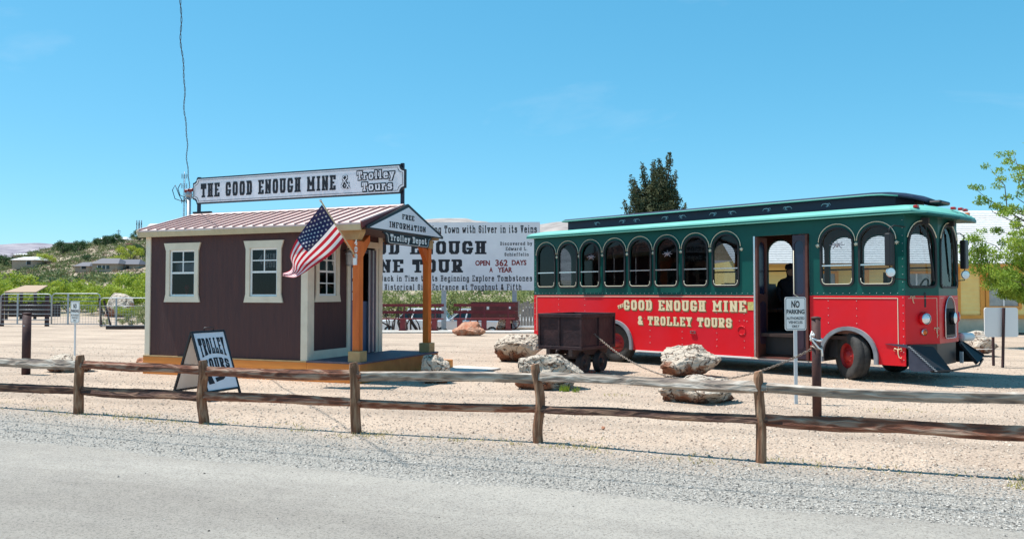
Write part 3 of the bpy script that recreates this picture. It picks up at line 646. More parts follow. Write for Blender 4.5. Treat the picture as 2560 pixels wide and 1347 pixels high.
# ---- service mast and overhead wire behind the hut's left end
mast = thing('service_mast', 'grey steel electric service mast with weatherhead beside the left end of the roof sign', 'utility mast', D(-.83, 1.9), 0)
MB().tube([(0,0,0), (0,0,3.62)], .045, 12).build('pipe', M['steel'], mast)
MB().lathe([(.0,0),(.06,.0),(.075,.05),(.06,.12),(.03,.16),(0,.17)], (0,0,3.60), (0,0,1), 12).build('weatherhead', M['steel'], mast)
MB().bar((-.10,0,3.56), (.16,0,3.60), .05, .035).build('clamp', M['steel'], mast)
for k in range(3):
    MB().lathe([(0,0),(.035,0),(.045,.03),(.03,.06),(.045,.09),(0,.10)], (-.08+.09*k, -.03, 3.72+.015*k), (1,0,.2), 10).build('insulator', mat('red_brown_porcelain', (.20,.02,.02), .3) if k == 0 else bpy.data.materials['red_brown_porcelain'], mast)
for k, pts in enumerate(([(0,0,3.66),(-.12,0,3.50),(-.30,0,3.56),(-.36,0,3.75),(-.30,0,3.86),(-.22,0,3.66),(-.15,0,3.52),(.0,0,3.50)], [(0,0,3.70),(-.10,.02,3.60),(-.20,.02,3.64),(-.24,0,3.78),(-.18,0,3.9)])):
    MB().tube(pts, .009, 6).build('wire_loop', M['black'], mast)
a = Vector(D(-.83, 1.9, 3.74)); b = Vector((-1.46, 2.8, 7.4))
# straight-line direction checked so that it leaves the frame at the top left
mb = MB()
pts = []
for i in range(260):
    t = i/259*.66; p = a.lerp(b, t); p.z -= 4*t*(1-t)*.05; p.x += .012*math.sin(i*.11) + .008*math.sin(i*.23); pts.append(p)
for ph in (0, math.pi):
    mb.tube([p + Vector((math.cos(i*.55+ph), 0, 0))*.009 for i, p in enumerate(pts)], .0055, 4)
tag(mb.build('overhead_wire', M['rubber']), 'twisted black overhead cable running up out of sight from the service mast', 'cable')
for b_, nm in ((.62, 'black service cable strung high along the road, casting a thin line on the gravel'), (.20, 'second service cable strung high along the road, nearer the asphalt')):
    p0 = road_pt(-45, b_); p1 = road_pt(45, b_)
    tag(MB().tube([(p0[0] + (p1[0]-p0[0])*i/20, p0[1] + (p1[1]-p0[1])*i/20, 8.2 - 1.2*4*(i/20)*(1-i/20)) for i in range(21)], .009, 6).build('overhead_wire', M['rubber']), nm, 'cable', 'road cables overhead')
# ---- flag on its staff, fixed to the near porch post
def P(px, py, d): return Vector(((px-1280)/2000*d, d, 1.5 + (735-py)/2000*d))
flag = thing('flag', 'stars and stripes flag blowing from a wooden staff on the numbered porch post', 'flag', (0,0,0))
top = [(803,511,12.95),(775,548,12.93),(752,580,12.9),(733,612,12.92),(724,640,13.0),(730,662,13.1),(724,676,13.12),(707,683,13.1)]
bot = [(861,599,13.35),(842,622,13.3),(822,640,13.26),(800,655,13.2),(780,668,13.14),(760,682,13.1),(735,694,13.08),(706,690,13.1)]
def crv(c, t):
    x = t*(len(c)-1); i = min(int(x), len(c)-2); f = x-i
    g = lambda k: Vector(c[max(0, min(len(c)-1, k))])
    p0, p1, p2, p3 = g(i-1), g(i), g(i+1), g(i+2)
    return .5*((2*p1)+(-p0+p2)*f+(2*p0-5*p1+4*p2-p3)*f*f+(-p0+3*p1-3*p2+p3)*f**3)
def FP(u, v):
    a, b = crv(top, u), crv(bot, u); q = a.lerp(b, v)
    # belly of the cloth
    q.x += -10*math.sin(math.pi*v)*math.sin(math.pi*min(1, u*1.1))*(1 if u < .9 else .3)
    q.y += 6*math.sin(math.pi*v)*math.sin(math.pi*u)
    q.z += .10*math.sin(u*9 + v*4.2)*u**.5 + .05*math.sin(v*9+u*3)
    return P(q.x, q.y, q.z)
NU, NV = 60, 52
def patch(mb, u0, u1, v0, v1, mi):
    nu = max(2, round((u1-u0)*NU)); nv = max(2, round((v1-v0)*NV))
    vs = [FP(u0+(u1-u0)*i/nu, v0+(v1-v0)*j/nv) for i in range(nu+1) for j in range(nv+1)]
    mb.add(vs, [(i*(nv+1)+j, (i+1)*(nv+1)+j, (i+1)*(nv+1)+j+1, i*(nv+1)+j+1) for i in range(nu) for j in range(nv)], mi, True)
CU = .36
fm = [mat('flag_red_cloth', (.50,.012,.03), .75, transl=.25), mat('flag_white_cloth', (.80,.78,.80), .75, transl=.25), mat('flag_blue_cloth', (.018,.02,.085), .8, transl=.1)]
for k in range(13):
    mb = MB(); patch(mb, CU if k < 7 else 0, 1, k/13, (k+1)/13, 0); 
    mb.build('stripe', fm[k % 2], flag, fix=False)
mb = MB(); patch(mb, 0, CU, 0, 7/13, 0); can = mb.build('canton', fm[2], flag, fix=False)
mb = MB()
for r in range(9):
    for c in range(6 if r % 2 == 0 else 5):
        u = CU*(.09 + (c + (.5 if r % 2 else 0))*.165); v = 7/13*(.1 + r*.1)
        c0 = FP(u, v); e1 = (FP(u+.004, v)-c0).normalized(); e2 = (FP(u, v+.004)-c0).normalized(); nn = e1.cross(e2).normalized()
        e2 = nn.cross(e1)
        for s in (-1, 1):
            pts = [c0 + nn*.004*s + (e1*math.cos(q) + e2*math.sin(q))*(.021 if j % 2 == 0 else .0095) for j in range(10) for q in [j*math.pi/5]]
            mb.add([c0 + nn*.004*s] + pts, [(0, 1+j, 1+(j+1) % 10) for j in range(10)])
mb.build('star', fm[1], can, fix=False)['kind'] = 'stuff'
sa, sb = P(897, 655, 13.62), P(801, 503, 12.88)
MB().tube([sa, sb], .013, 8).build('staff', mat('pale_flag_staff', (.55,.42,.25), .5), flag)
MB().lathe([(0,0),(.02,.005),(.022,.03),(0,.045)], sb, (sb-sa), 8).build('finial', M['chrome'], flag)
brk = MB().box(-.03,.03,-.02,.02,-.06,.06); bo = brk.build('bracket', M['white'], flag, bevel=.004); bo.location = Vector(D(4.615, .012, 2.05))
bo.rotation_euler = (0, 0, DA)
MB().tube([Vector(D(4.615, .0, 2.05)), sa.lerp(sb, .06)], .02, 8).build('socket', M['white'], flag)
# ---- concrete pad by the step
sl = [D(4.95, 2.3), D(5.9, 2.2), D(5.95, 3.2), D(4.95, 3.35)]
mb = MB(); mb.prism([(x, y) for x, y, _ in sl], lambda a, b, h: (a, b, h), .035); tag(mb.build('concrete_pad', M['concrete']), kind='structure')

# ---------------------------------------------------------------- A-frame sign
AF = (G(520, 11.6)[0], 11.6, 0); al = R(67)
af = thing('sandwich_board', 'black-framed white TROLLEY TOURS sandwich board with pointing hand behind the rail fence', 'sandwich board', AF, al)
# local x along the ridge, -y towards the road side
Hh, sp = .97, .35
for s, face in ((-1, True), (1, False)):
    e = Vector((0, s*sp, -Hh)).normalized(); nrm = Vector((0, s*Hh, sp)).normalized()
    O = Vector((0, 0, Hh))
    L = math.hypot(Hh, sp)
    def to(a, b, h=0): return O + Vector((a, 0, 0)) + e*b + nrm*h
    for x in (-.31, .31): 
        MB().bar(to(x, 0), to(x, L), .028, .028, up=nrm).build('frame_leg', M['black'], af)
    for b in (.015, L-.14): MB().bar(to(-.30, b), to(.30, b), .028, .028, up=nrm).build('crossbar', M['black'], af)
    q = [to(-.296, .03, h) for h in (-.004, .006)] + [to(.296, .03, h) for h in (-.004, .006)] + [to(.296, L-.155, h) for h in (-.004, .006)] + [to(-.296, L-.155, h) for h in (-.004, .006)]
    pn = MB().add(q, [(0,2,4,6),(7,5,3,1),(0,1,3,2),(2,3,5,4),(4,5,7,6),(6,7,1,0)]).build('panel', M['signwhite'] if face else mat('cream_panel_back', (.86,.79,.73), .6), af)
    if face:
        t3 = lambda X, Y: to(X, -Y, .009)
        arc = lambda sgn, base: (lambda X, Y: (X, Y + sgn*(.10*(X/.27)**2)*(1 - (Y-base)/.26) if Y < base+.26 else Y))
        tline(pn, M['ink'], 'TROLLEY', 0, -.345, .235, .50, t3, T=.27, t=.10, arch=lambda X, Y: (X, Y - .055*(1-max(0,min(1,(Y+.345)/.235)))*((X/.25)**2)))
        tline(pn, M['ink'], 'TOURS', 0, -.575, .17, .50, t3, T=.26, t=.11, arch=lambda X, Y: (X, Y - .045*max(0,min(1,(Y+.575)/.17))*((X/.25)**2)))
        # pointing hand: cuff, palm, index finger
        mb = MB(); t3 = lambda X, Y: to(X, -Y-.06, .009)
        mb.add([t3(*p) for p in ((-.26,-.70),(-.17,-.69),(-.13,-.84),(-.24,-.85))], [(0,1,2,3)])
        for poly in (((-.14,-.70),(.02,-.685),(.12,-.715),(.26,-.70),(.265,-.712),(.12,-.735),(.03,-.72),(-.06,-.735)), ((-.10,-.76),(.05,-.745),(.10,-.77),(.05,-.80),(-.02,-.81),(-.09,-.825)), ((-.02,-.735),(.08,-.745),(.09,-.76),(0,-.755))):
            mb.add([t3(*p) for p in poly], [tuple(range(len(poly)))])
        mb.build('pointing_hand', M['ink'], pn, fix=False)['kind'] = 'stuff'
MB().tube([(-.07,0,Hh), (-.07,0,Hh+.045), (.11,0,Hh+.045), (.11,0,Hh)], .008, 6).build('handle', M['black'], af)
MB().bar((-.30, -sp*.45, .5), (-.30, sp*.45, .5), .01, .02).build('stay', M['black'], af)

# ---------------------------------------------------------------- split-rail fence: each post and rail
posts = [(-7.35,10.85,.72),(-5.45,10.10,.73),(-3.59,9.35,.73),(-1.68,8.70,.76),(.28,8.13,.79),(2.23,7.19,.81),(4.30,6.42,.82)]
fence = thing('rail_fence', 'weathered brown two-rail split timber fence along the road', 'fence', (0,0,0))
rnd = random.Random(3)
def wavy(a, b, ra, seed, flat=.6, n=26, sag=0):
    r_ = random.Random(seed); a = Vector(a); b = Vector(b); L = (b-a).length
    f = [(r_.uniform(1.2, 6), r_.uniform(0, 6.3), r_.uniform(.3, 1)) for _ in range(4)]
    vs = []; m = 7
    prof = [r_.uniform(.66, 1.2) for _ in range(m)]
    for i in range(n+1):
        t = i/n; wob = sum(math.sin(q*t*2+p)*w for q, p, w in f)/4
        wob2 = sum(math.cos(q*t*2.3+p)*w for q, p, w in f)/4
        x = t*L; rr = ra*(1 + .16*wob2) * (1 - .45*max(0, abs(t-.5)*2-.93)/.07)
        for k in range(m):
            an = 2*math.pi*k/m + .3*wob
            vs.append((x, math.cos(an)*rr*flat*prof[k] + .012*wob2, math.sin(an)*rr*prof[k] + .020*wob - sag*4*t*(1-t) + r_.uniform(-.0025,.0025)))
    fs = [(i*m+k, i*m+(k+1)%m, (i+1)*m+(k+1)%m, (i+1)*m+k) for i in range(n) for k in range(m)] + [tuple(range(m))[::-1], tuple(n*m+k for k in range(m))]
    return vs, fs, a, b
def rail(a, b, ra, seed, m, label=None, sag=0, flat=.6):
    vs, fs, a, b = wavy(a, b, ra, seed, flat, sag=sag)
    o = MB().add(vs, fs).build('rail', m, fence)
    d = b - a; o.location = a; o.rotation_euler = (0, -math.atan2(d.z, math.hypot(d.x, d.y)), math.atan2(d.y, d.x))
    if label: o['label'] = label
    return o
tops = [.60, .606, .60, .615, .655, .665, .675]; lows = [.275, .295, .31, .315, .34, .375, .375]
tm = ['railgrey', 'railbrown', 'railbrown', 'railgrey', 'railgrey', 'railgrey']
lm = ['raildark', 'raildark', 'railbrown', 'railbrown', 'raildark', 'railbrown']
for i in range(6):
    (x0, y0, _), (x1, y1, _) = posts[i], posts[i+1]
    d = Vector((x1-x0, y1-y0, 0)).normalized()*.05
    for hs, mm, k, ra in ((tops, tm, 0, .057), (lows, lm, 1, .054)):
        rail((x0-d.x, y0-d.y+.03*(i % 2)-.015, hs[i]), (x1+d.x, y1+d.y+.03*(i % 2)-.015, hs[i+1]), ra, 10*i+k, M[mm[i]], None, rnd.uniform(-.015, .02))
rail((posts[0][0]-2, posts[0][1]+.75, .6), (*posts[0][:2], .6), .062, 91, M['railgrey']); rail((posts[0][0]-2, posts[0][1]+.75, .28), (*posts[0][:2], .28), .062, 92, M['raildark'])
rail((*posts[6][:2], .675), (posts[6][0]+2, posts[6][1]-.8, .68), .062, 93, M['railgrey']); rail((*posts[6][:2], .375), (posts[6][0]+2, posts[6][1]-.8, .38), .062, 94, M['railbrown'])
for i, (x, y, h) in enumerate(posts):
    r_ = random.Random(40+i); n = 14; m = 8; vs = []
    prof = [r_.uniform(.8, 1.1) for _ in range(m)]; lean = r_.uniform(-.045, .03); k1 = r_.uniform(-.02,.02); wv = {4: .022, 2: .018}.get(i, .005)
    for j in range(n+1):
        t = j/n; rr = .052*(1.12-.12*t) * (1 if j < n else .82)
        for k in range(m):
            an = 2*math.pi*(k+.5)/m
            vs.append((math.cos(an)*rr*prof[k] + lean*t*.9 + wv*math.sin(t*7+i), math.sin(an)*rr*1.25*prof[k] + k1*t, t*h - .02*(j == 0) + (.008*math.cos(an) if j == n else 0)))
    fs = [(a*m+k, a*m+(k+1)%m, (a+1)*m+(k+1)%m, (a+1)*m+k) for a in range(n) for k in range(m)] + [tuple(range(m))[::-1], tuple(n*m+k for k in range(m))]
    o = MB().add(vs, fs).build('post', M['post'], fence, bevel=.006); o.location = (x, y, 0); o.rotation_euler = (0, 0, -.36)
# ---------------------------------------------------------------- trolley
TC = (5.96, 13.95, 0); TA = math.atan2(-.7107, .7035)
bus = thing('trolley_bus', 'red and green tourist trolley bus with arched windows and a mint clerestory roof', 'trolley bus', TC, TA)
near = lambda off: (lambda a, b, h: (a, off + h, b))      # near side plates: outer face at w = off
EZ = 2.84; BL = 1.475; S0, S1 = -7.71, .85; WD = 2.3
bays = [-7.30 + .687*i for i in range(8)] + [-.286, .396]
def arch(c, hw, z0, z1, rc=.07, n=12, rise=None):
    rise = rise or hw*.95; pts = []
    for cx, a0 in ((c-hw+rc, 180), (c+hw-rc, 270)):
        for k in range(5): an = R(a0 + k*22.5); pts.append((cx + rc*math.cos(an), z0+rc + rc*math.sin(an)))
    for k in range(n+1): an = math.pi*k/n; pts.append((c + hw*math.cos(an), z1-rise + rise*math.sin(an)))
    return pts
WZ0, WZ1 = 1.665, 2.655
def semi(c, r, z, n=14, z0=None):
    return [(c + r*math.cos(math.pi*(1-k/n)), z + r*math.sin(math.pi*(1-k/n))) for k in range(n+1)]
holes = [arch(c, .272, WZ0, WZ1) for c in bays]
plate('upper_side', [(S0, BL), (-1.85, BL), (-1.85, 2.60), (-.79, 2.60), (-.79, BL), (S1, BL), (S1, EZ), (S0, EZ)], holes, .04, near(0), M['green'], bus)
AR = .46; AZ = .42
def wheel_notch(c): return [p for p in semi(c, AR, AZ) if True]
lowA = [(S0, .54), (-6.0, .32)] + [(-5.26-AR, .31)] + wheel_notch(-5.26) + [(-5.26+AR, .30), (-1.85, .30), (-1.85, BL-.002), (S0, BL-.002)]
lowB = [(-.79, .30), (-.1-AR, .30)] + wheel_notch(-.1) + [(-.1+AR, .30), (S1, .30), (S1, BL-.002), (-.79, BL-.002)]
plate('lower_side', lowA, [], .04, near(-.004), M['red'], bus); plate('lower_side', lowB, [], .04, near(-.004), M['red'], bus)
# far side and rear
fh = [arch(c, .285, WZ0, WZ1) for c in [-7.30 + .687*i for i in range(12)]]
plate('upper_side', [(S0, BL), (S1, BL), (S1, EZ), (S0, EZ)], fh, .04, near(WD-.04), M['green'], bus)
plate('lower_side', [(S0, .54), (-6, .3), (S1, .3), (S1, BL-.002), (S0, BL-.002)], [], .04, near(WD-.036), M['red'], bus)
rear = lambda a, b, h: (S0+h, a, b)
plate('rear_panel', rect(.04, WD-.04, BL, EZ), [arch(1.05, .32, WZ0, WZ1)], .04, rear, M['green'], bus)
plate('rear_panel', rect(.04, WD-.04, .54, BL-.002), [], .04, rear, M['red'], bus)
for c, hw in [(c, .31) for c in bays]: pass
def bus_window(c, fx, hw=.272, bar=True, z0=WZ0, z1=WZ1, proud=.0, trim=True, rc=.07):
    """fx(a, z, out) maps panel coordinate, height and distance outward"""
    w = plate('window', arch(c, hw+.030, z0-.03, z1+.03, rc+.03), [arch(c, hw-.004, z0+.004, z1-.004, rc)], .03, lambda a, b, h: fx(a, b, .004+proud+h-.006), M['rubber'], bus)
    mb = MB(); pts = arch(c, hw, z0, z1, rc); mb.add([fx(a, b, -.018) for a, b in pts], [tuple(range(len(pts)))]); mb.build('pane', M['clearglass'] if c > -1 else M['busglass'], w, fix=False)
    if bar:
        zb = z0 + .34
        MB().bar(fx(c-hw, zb, .008+proud), fx(c+hw, zb, .008+proud), .022, .022).build('crossbar', M['chrome'], w)
        zl = [fx(a, b, .022+proud) for a, b in arch(c, hw-.010, z0+.010, z1, rc)[0:10]]
        MB().tube([fx(c-hw+.008, z0+.11, .022+proud)] + zl + [fx(c+hw-.008, z0+.11, .022+proud)], .0065, 5).build('sill_bead', M['creamline'], w)
    if trim:
        hw2 = hw + .055; rise = hw*.95 + .055
        pts = [fx(c + hw2*math.cos(math.pi*k/16), z1 - hw*.95 + .03 + rise*math.sin(math.pi*k/16), .016) for k in range(17)]
        MB().tube(pts, .0075, 5).build('arch_line', M['creamline'], w)
    return w
fx_near = lambda a, z, o: (a, -o, z)
for i, c in enumerate(bays): bus_window(c, fx_near, proud=.03 if i in (2, 5) else 0)
fx_far = lambda a, z, o: (a, WD+o, z)
for i in range(12): 
    c = -7.30+.687*i
    mb = MB(); pts = arch(c, .285, WZ0, WZ1); mb.add([fx_far(a, b, -.02) for a, b in pts], [tuple(range(len(pts)))]); w = mb.build('window', M['clearglass'], bus, fix=False)
    MB().bar(fx_far(c-.285, 2.0, -.02), fx_far(c+.285, 2.0, -.02), .03, .03).build('crossbar', M['rubber'], w)
    if i < 5: MB().box(c-.30, c+.30, WD-.085, WD-.075, WZ0-.02, WZ1+.02).build('blind', M['interior'], w)
for c in (1.05,):
    mb = MB(); pts = arch(c, .32, WZ0, WZ1); mb.add([(S0+.02, a, b) for a, b in pts], [tuple(range(len(pts)))]); mb.build('window', M['busglass'], bus, fix=False)
# etched flourishes on some panes
def flourish(mb, c, z, fx, s=1.0):
    for d in (-1, 1):
        for L, an in ((.11, 8), (.085, 35), (.07, -28)):
            p = [fx(c + d*s*(.02+L*t)*math.cos(R(an)), z + s*(.02+L*t)*math.sin(R(an)) + .012*math.sin(t*6), -.012) for t in (0, .25, .5, .75, 1)]
            mb.tube(p, [.006*s, .009*s, .008*s, .006*s, .003*s], 4)
    mb.tube([fx(c, z-.03*s, -.012), fx(c, z+.09*s, -.012)], [.014*s, .002], 4)
mb = MB()
for i in (2, 5): flourish(mb, bays[i], 2.33, fx_near)
flourish(mb, bays[8], 2.36, fx_near, 1.1)
mb.build('etched_ornament', mat('etched_glass_grey', (.42,.36,.40), .6), bus, fix=False)
# rosettes between arches
rm = MB()
for d in range(5):
    an = R(-90 + (d-2)*42); rm.tube([(0, -.006, .01), (math.cos(an)*.045, -.010, math.sin(an)*.05+.01)], [.012, .004], 5)
rm.lathe([(0,0),(.016,0),(.016,-.012),(0,-.014)], (0,-.002,.015), (0,1,0), 8)
ro = rm.build('rosette', M['creamline'], bus)
for c in [b + .3435 for b in bays[:8]] + [bays[8]-.34, (bays[8]+bays[9])/2, bays[9]+.335]:
    link('rosette', ro.data, bus, (c, -.004, 2.37))
bpy.data.objects.remove(ro)
# front facets
FP_ = [(.85, 0), (1.17, .65), (1.17, 1.65), (.85, 2.3)]
def facet(i):
    a = Vector((*FP_[i], 0)); b = Vector((*FP_[i+1], 0)); e = (b-a).normalized(); n = Vector((e.y, -e.x, 0)); return a, (b-a).length, e, n
for i in range(3):
    a, L, e, n = facet(i)
    to = lambda u, z, o, a=a, e=e, n=n: tuple(a + e*u + n*o + Vector((0, 0, z)))
    hw = L/2-.085; c = L/2 + (.0 if i != 1 else 0)
    if i == 1: ww = [(L/2, L/2-.10)]
    else: ww = [(L/2, hw)]
    zz0, zz1 = 1.63, 2.68
    plate('front_panel', rect(0, L, BL, EZ), [arch(cc, h, zz0, zz1, .07, rise=.40) for cc, h in ww], .04, lambda u, z, h, to=to: to(u, z, -h), M['green'], bus)
    plate('front_panel', rect(0, L, .66, BL-.002), [], .04, lambda u, z, h, to=to: to(u, z, .004-h), M['red'], bus)
    for cc, h in ww:
        w = plate('windscreen', arch(cc, h+.035, zz0-.03, zz1+.035, .10, rise=.435), [arch(cc, h-.004, zz0+.004, zz1-.004, .07, rise=.396)], .03, lambda u, z, hh, to=to: to(u, z, hh-.004), M['rubber'], bus)
        mb = MB(); pts = arch(cc, h, zz0, zz1, .07, rise=.40); mb.add([to(u, z, -.02) for u, z in pts], [tuple(range(len(pts)))]); mb.build('pane', M['clearglass'], w, fix=False)
        MB().tube([to(cc + (h+.06)*math.cos(math.pi*k/16), zz1-.40 + .455*math.sin(math.pi*k/16), .02) for k in range(2, 15)], .009, 5).build('arch_line', M['creamline'], w)
        if i < 2:
            wp = MB().bar(to(cc+h*.2, zz1-.02, .04), to(cc+h*.75, 1.85, .05), .018, .012)
            wp.bar(to(cc+h*.35, 2.55, .035), to(cc+h*.8, 1.72, .035), .012, .03); wp.build('wiper', M['rubber'], w)
            MB().box(-.06,.06,-.04,.04,-.05,.05).build('wiper_motor', M['rubber'], w).location = to(cc+.05, zz1+.05, .04)
    # pinstripes on the lower front
    mb = MB(); g = .05
    if i != 1: g0, g1 = .06, L-.05
    else: g0, g1 = .06, L-.06
    for p, q in (((g0, 1.43), (g1, 1.43)), ((g1, 1.43), (g1, .76))) if i != 1 else (((g0, 1.43), (L/2-.3, 1.43)), ((L/2+.3, 1.43), (g1, 1.43))):
        mb.bar(to(*p, .006), to(*q, .006), .009, .005)
    mb.build('pinstripe', M['creamline'], bus)
    if i in (0, 2):
        u = L*(.52 if i == 0 else .48)
        hl = MB().lathe([(.0,.0),(.11,0),(.11,.05),(.095,.07)], to(u, 1.085, .004), n, 20).build('headlight', M['red'], bus)
        MB().lathe([(.092,.052),(.096,.075),(.080,.080)], to(u, 1.085, .004), n, 20).build('rim', M['chrome'], hl)
        MB().lathe([(.082,.068),(.05,.085),(0,.09)], to(u, 1.085, .004), n, 20).build('lens', M['lens'], hl)
        ts = MB().lathe([(0,0),(.062,0),(.062,.03),(.05,.04)], to(u, .86, .004), n, 16).build('turn_signal', M['chrome'], bus)
        MB().lathe([(.048,.03),(.03,.05),(0,.055)], to(u, .86, .004), n, 14).build('lens', M['amber'], ts)
    if i == 1:
        gr = plate('grille', arch(L/2, .25, .76, 1.44, .03, rise=.30), [], .02, lambda u, z, h, to=to: to(u, z, .006+h), M['black'], bus)
        MB().tube([to(u, z, .03) for u, z in arch(L/2, .27, .74, 1.46, .03, rise=.32)], .008, 5, closed=True).build('surround', M['chrome'], gr)
        for k in range(9): MB().bar(to(L/2-.2+k*.05, .80, .03), to(L/2-.2+k*.05, 1.25, .03), .012, .01).build('grille_bar', M['rubber'], gr)
        fl = MB().lathe([(0,0),(.10,0),(.115,.06),(.10,.09)], to(L/2, 1.085, .02), n, 18).build('centre_lamp', M['black'], bus)
        MB().lathe([(.10,.085),(.06,.10),(0,.105)], to(L/2, 1.085, .02), n, 18).build('lens', M['lens'], fl)
# scroll ornaments in gold
def scroll(parent, to, c, z, s=.1, m='gold'):
    mb = MB()
    for d in (-1, 1):
        mb.tube([to(c + s*.1*d, z + s*.6), to(c + s*.45*d, z + s*.75), to(c + s*.55*d, z + s*.45), to(c + s*.3*d, z + s*.35)], [s*.08, s*.07, s*.05, s*.02], 5)
    mb.tube([to(c, z+s*.7), to(c+s*.02, z), to(c+s*.15, z-s*.5), to(c+s*.4, z-s*.6), to(c+s*.5, z-s*.4)], [s*.05, s*.07, s*.06, s*.05, s*.02], 5)
    return mb.build('scroll_ornament', M[m], parent)
a, L, e, n = facet(0); tof = lambda u, z: tuple(a + e*u + n*.012 + Vector((0,0,z)))
scroll(bus, tof, .15, 1.40, .09); scroll(bus, tof, L-.07, .86, .10)
scroll(bus, lambda u, z: (u, -.014, z), S1-.12, .50, .12)
MB().bar((S1-.115, -.008, 1.43), (S1-.115, -.008, .58), .010, .006, up=(0,1,0)).build('pinstripe', M['creamline'], bus)
MB().bar((-.72, -.008, 1.43), (S1-.115, -.008, 1.43), .006, .010).build('pinstripe', M['creamline'], bus)
MB().bar((S0+.10, -.009, 1.445), (-1.87, -.009, 1.445), .006, .014).build('pinstripe', M['creamline'], bus)
MB().bar((S0+.10, -.008, .62), (S0+.10, -.008, 1.43), .008, .006, up=(0,1,0)).build('pinstripe', M['creamline'], bus)
MB().bar((-4.65, -.006, .285), (-1.95, -.006, .285), .02, .03).build('sill_strip', M['white'], bus)
# rivets
rv = MB()
def rivet(x, z, y=-.006):
    rv.lathe([(.0075,0),(.006,-.004),(0,-.006)], (x, y, z), (0,1,0), 6)
x = S0+.05
while x < S1:
    if not -1.87 < x < -.77: rivet(x, 1.515, -.001)
    x += .115
for x in np.arange(-4.6, -1.9, .16): rivet(x, .98)
for xx in (-6.9, -6.1, -4.3, -3.5, -2.7, -2.1, -.45, .05):
    z = 1.38
    while z > (.98 if xx > -.6 or -5.9 < xx < -4.6 else .4): rivet(xx, z); z -= .13
for z in np.arange(.4, 2.75, .13): rivet(S1-.03, z, -.006 if z < BL else -.001); rivet(S0+.04, z+.1, -.001 if z+.1 > BL else -.006)
rv.build('rivet', M['steel'], bus)['kind'] = 'stuff'
# lettering on the side
def px_s(px): u = px-1280; return (u*13.95-11920)/(1407+.7107*u)
for m_, nm_, dx, dz, y in ((M['olive'], 'lettering_shade', .022, -.022, -.0065), (M['gold'], 'lettering', 0, 0, -.0085)):
    t3 = lambda X, Y, dx=dx, dz=dz, y=y: (X+dx, y, Y+dz); k_name = nm_
    s0, s1 = px_s(1559), px_s(1866); tline(bus, m_, 'GOOD ENOUGH MINE', (s0+s1)/2, 1.155, .215, s1-s0, t3, T=.23, t=.12)
    s0, s1 = px_s(1594), px_s(1830); tline(bus, m_, '& TROLLEY TOURS', (s0+s1)/2, .845, .185, s1-s0, t3, T=.23, t=.13)
    tline(bus, m_, 'THE', -5.08, 1.20, .075, .16, lambda X, Y, t3=t3: t3(X, Y+(X+5.08)*.35), T=.24, t=.15)
k_name = 'lettering'
st = MB().box(-2.02, -1.90, -.010, -.006, 1.19, 1.35).build('notice_plate', mat('yellowed_notice', (.62,.55,.18), .6, (.45,.38,.12), 30), bus)
MB().tube([(-2.16+.085*math.cos(q*.524), -.008, .80+.085*math.sin(q*.524)) for q in range(12)], .008, 5, closed=True).build('fuel_cap', M['red'], bus)
sm_ = MB().box(-3.30, -3.18, -.03, -.005, .70, .76).build('side_marker', M['chrome'], bus); MB().box(-3.28,-3.20,-.035,-.031,.715,.745).build('lens', M['redlens'], sm_)
# skirt floor, interior
MB().box(S0+.05, S1, .05, WD-.05, .70, .76).build('floor', M['interior'], bus)
MB().box(S0+.2, S1, .25, WD-.25, .36, .69).build('chassis', M['black'], bus)
plate('inner_lining', [(S0+.05,.3),(-1.85,.3),(-1.85,2.6),(-.79,2.6),(-.79,.8),(S1-.05,.8),(S1-.05,2.82),(S0+.05,2.82)], [arch(c,.30,WZ0-.03,WZ1+.03) for c in bays] + [semi(-5.26,.62,.31)], .02, near(.045), M['woodint'], bus)
plate('inner_lining', rect(S0+.05,S1-.05,.3,2.82), [arch(-7.30+.687*i,.30,WZ0-.03,WZ1+.03) for i in range(12)], .02, near(WD-.065), M['woodint'], bus)
for i, s in enumerate(np.arange(-7.2, -2.2, .78)):
    for w0 in (.12, 1.32):
        b = MB().box(s, s+.42, w0, w0+.86, 1.13, 1.19).build('bench_seat', M['woodint'], bus)
        MB().prism([(0,1.19),(.05,1.19),(-.04,1.72),(-.08,1.72)], lambda a, z, h, s=s, w0=w0: (s+a, w0+h, z), .86).build('seat_back', M['woodint'], b)
        MB().box(s+.04, s+.09, w0+.02, w0+.84, .76, 1.13).build('seat_leg', M['rubber'], b)
MB().box(.05, .45, 1.35, 1.85, 1.05, 1.2).box(0,.08,1.35,1.85,1.2,1.9).build('driver_seat', M['rubber'], bus)
MB().box(.72, 1.05, .35, 1.95, 1.25, 1.55).build('dashboard', M['rubber'], bus, bevel=.04)
sw = MB().tube([(.62+.05*math.sin(q*.3927), 1.6+.2*math.cos(q*.3927), 1.62+.2*math.sin(q*.3927)*.8) for q in range(16)], .016, 6, closed=True).build('steering_wheel', M['rubber'], bus)
MB().tube([(.8,1.6,1.4),(.63,1.6,1.62)], .02, 6).build('column', M['rubber'], sw)
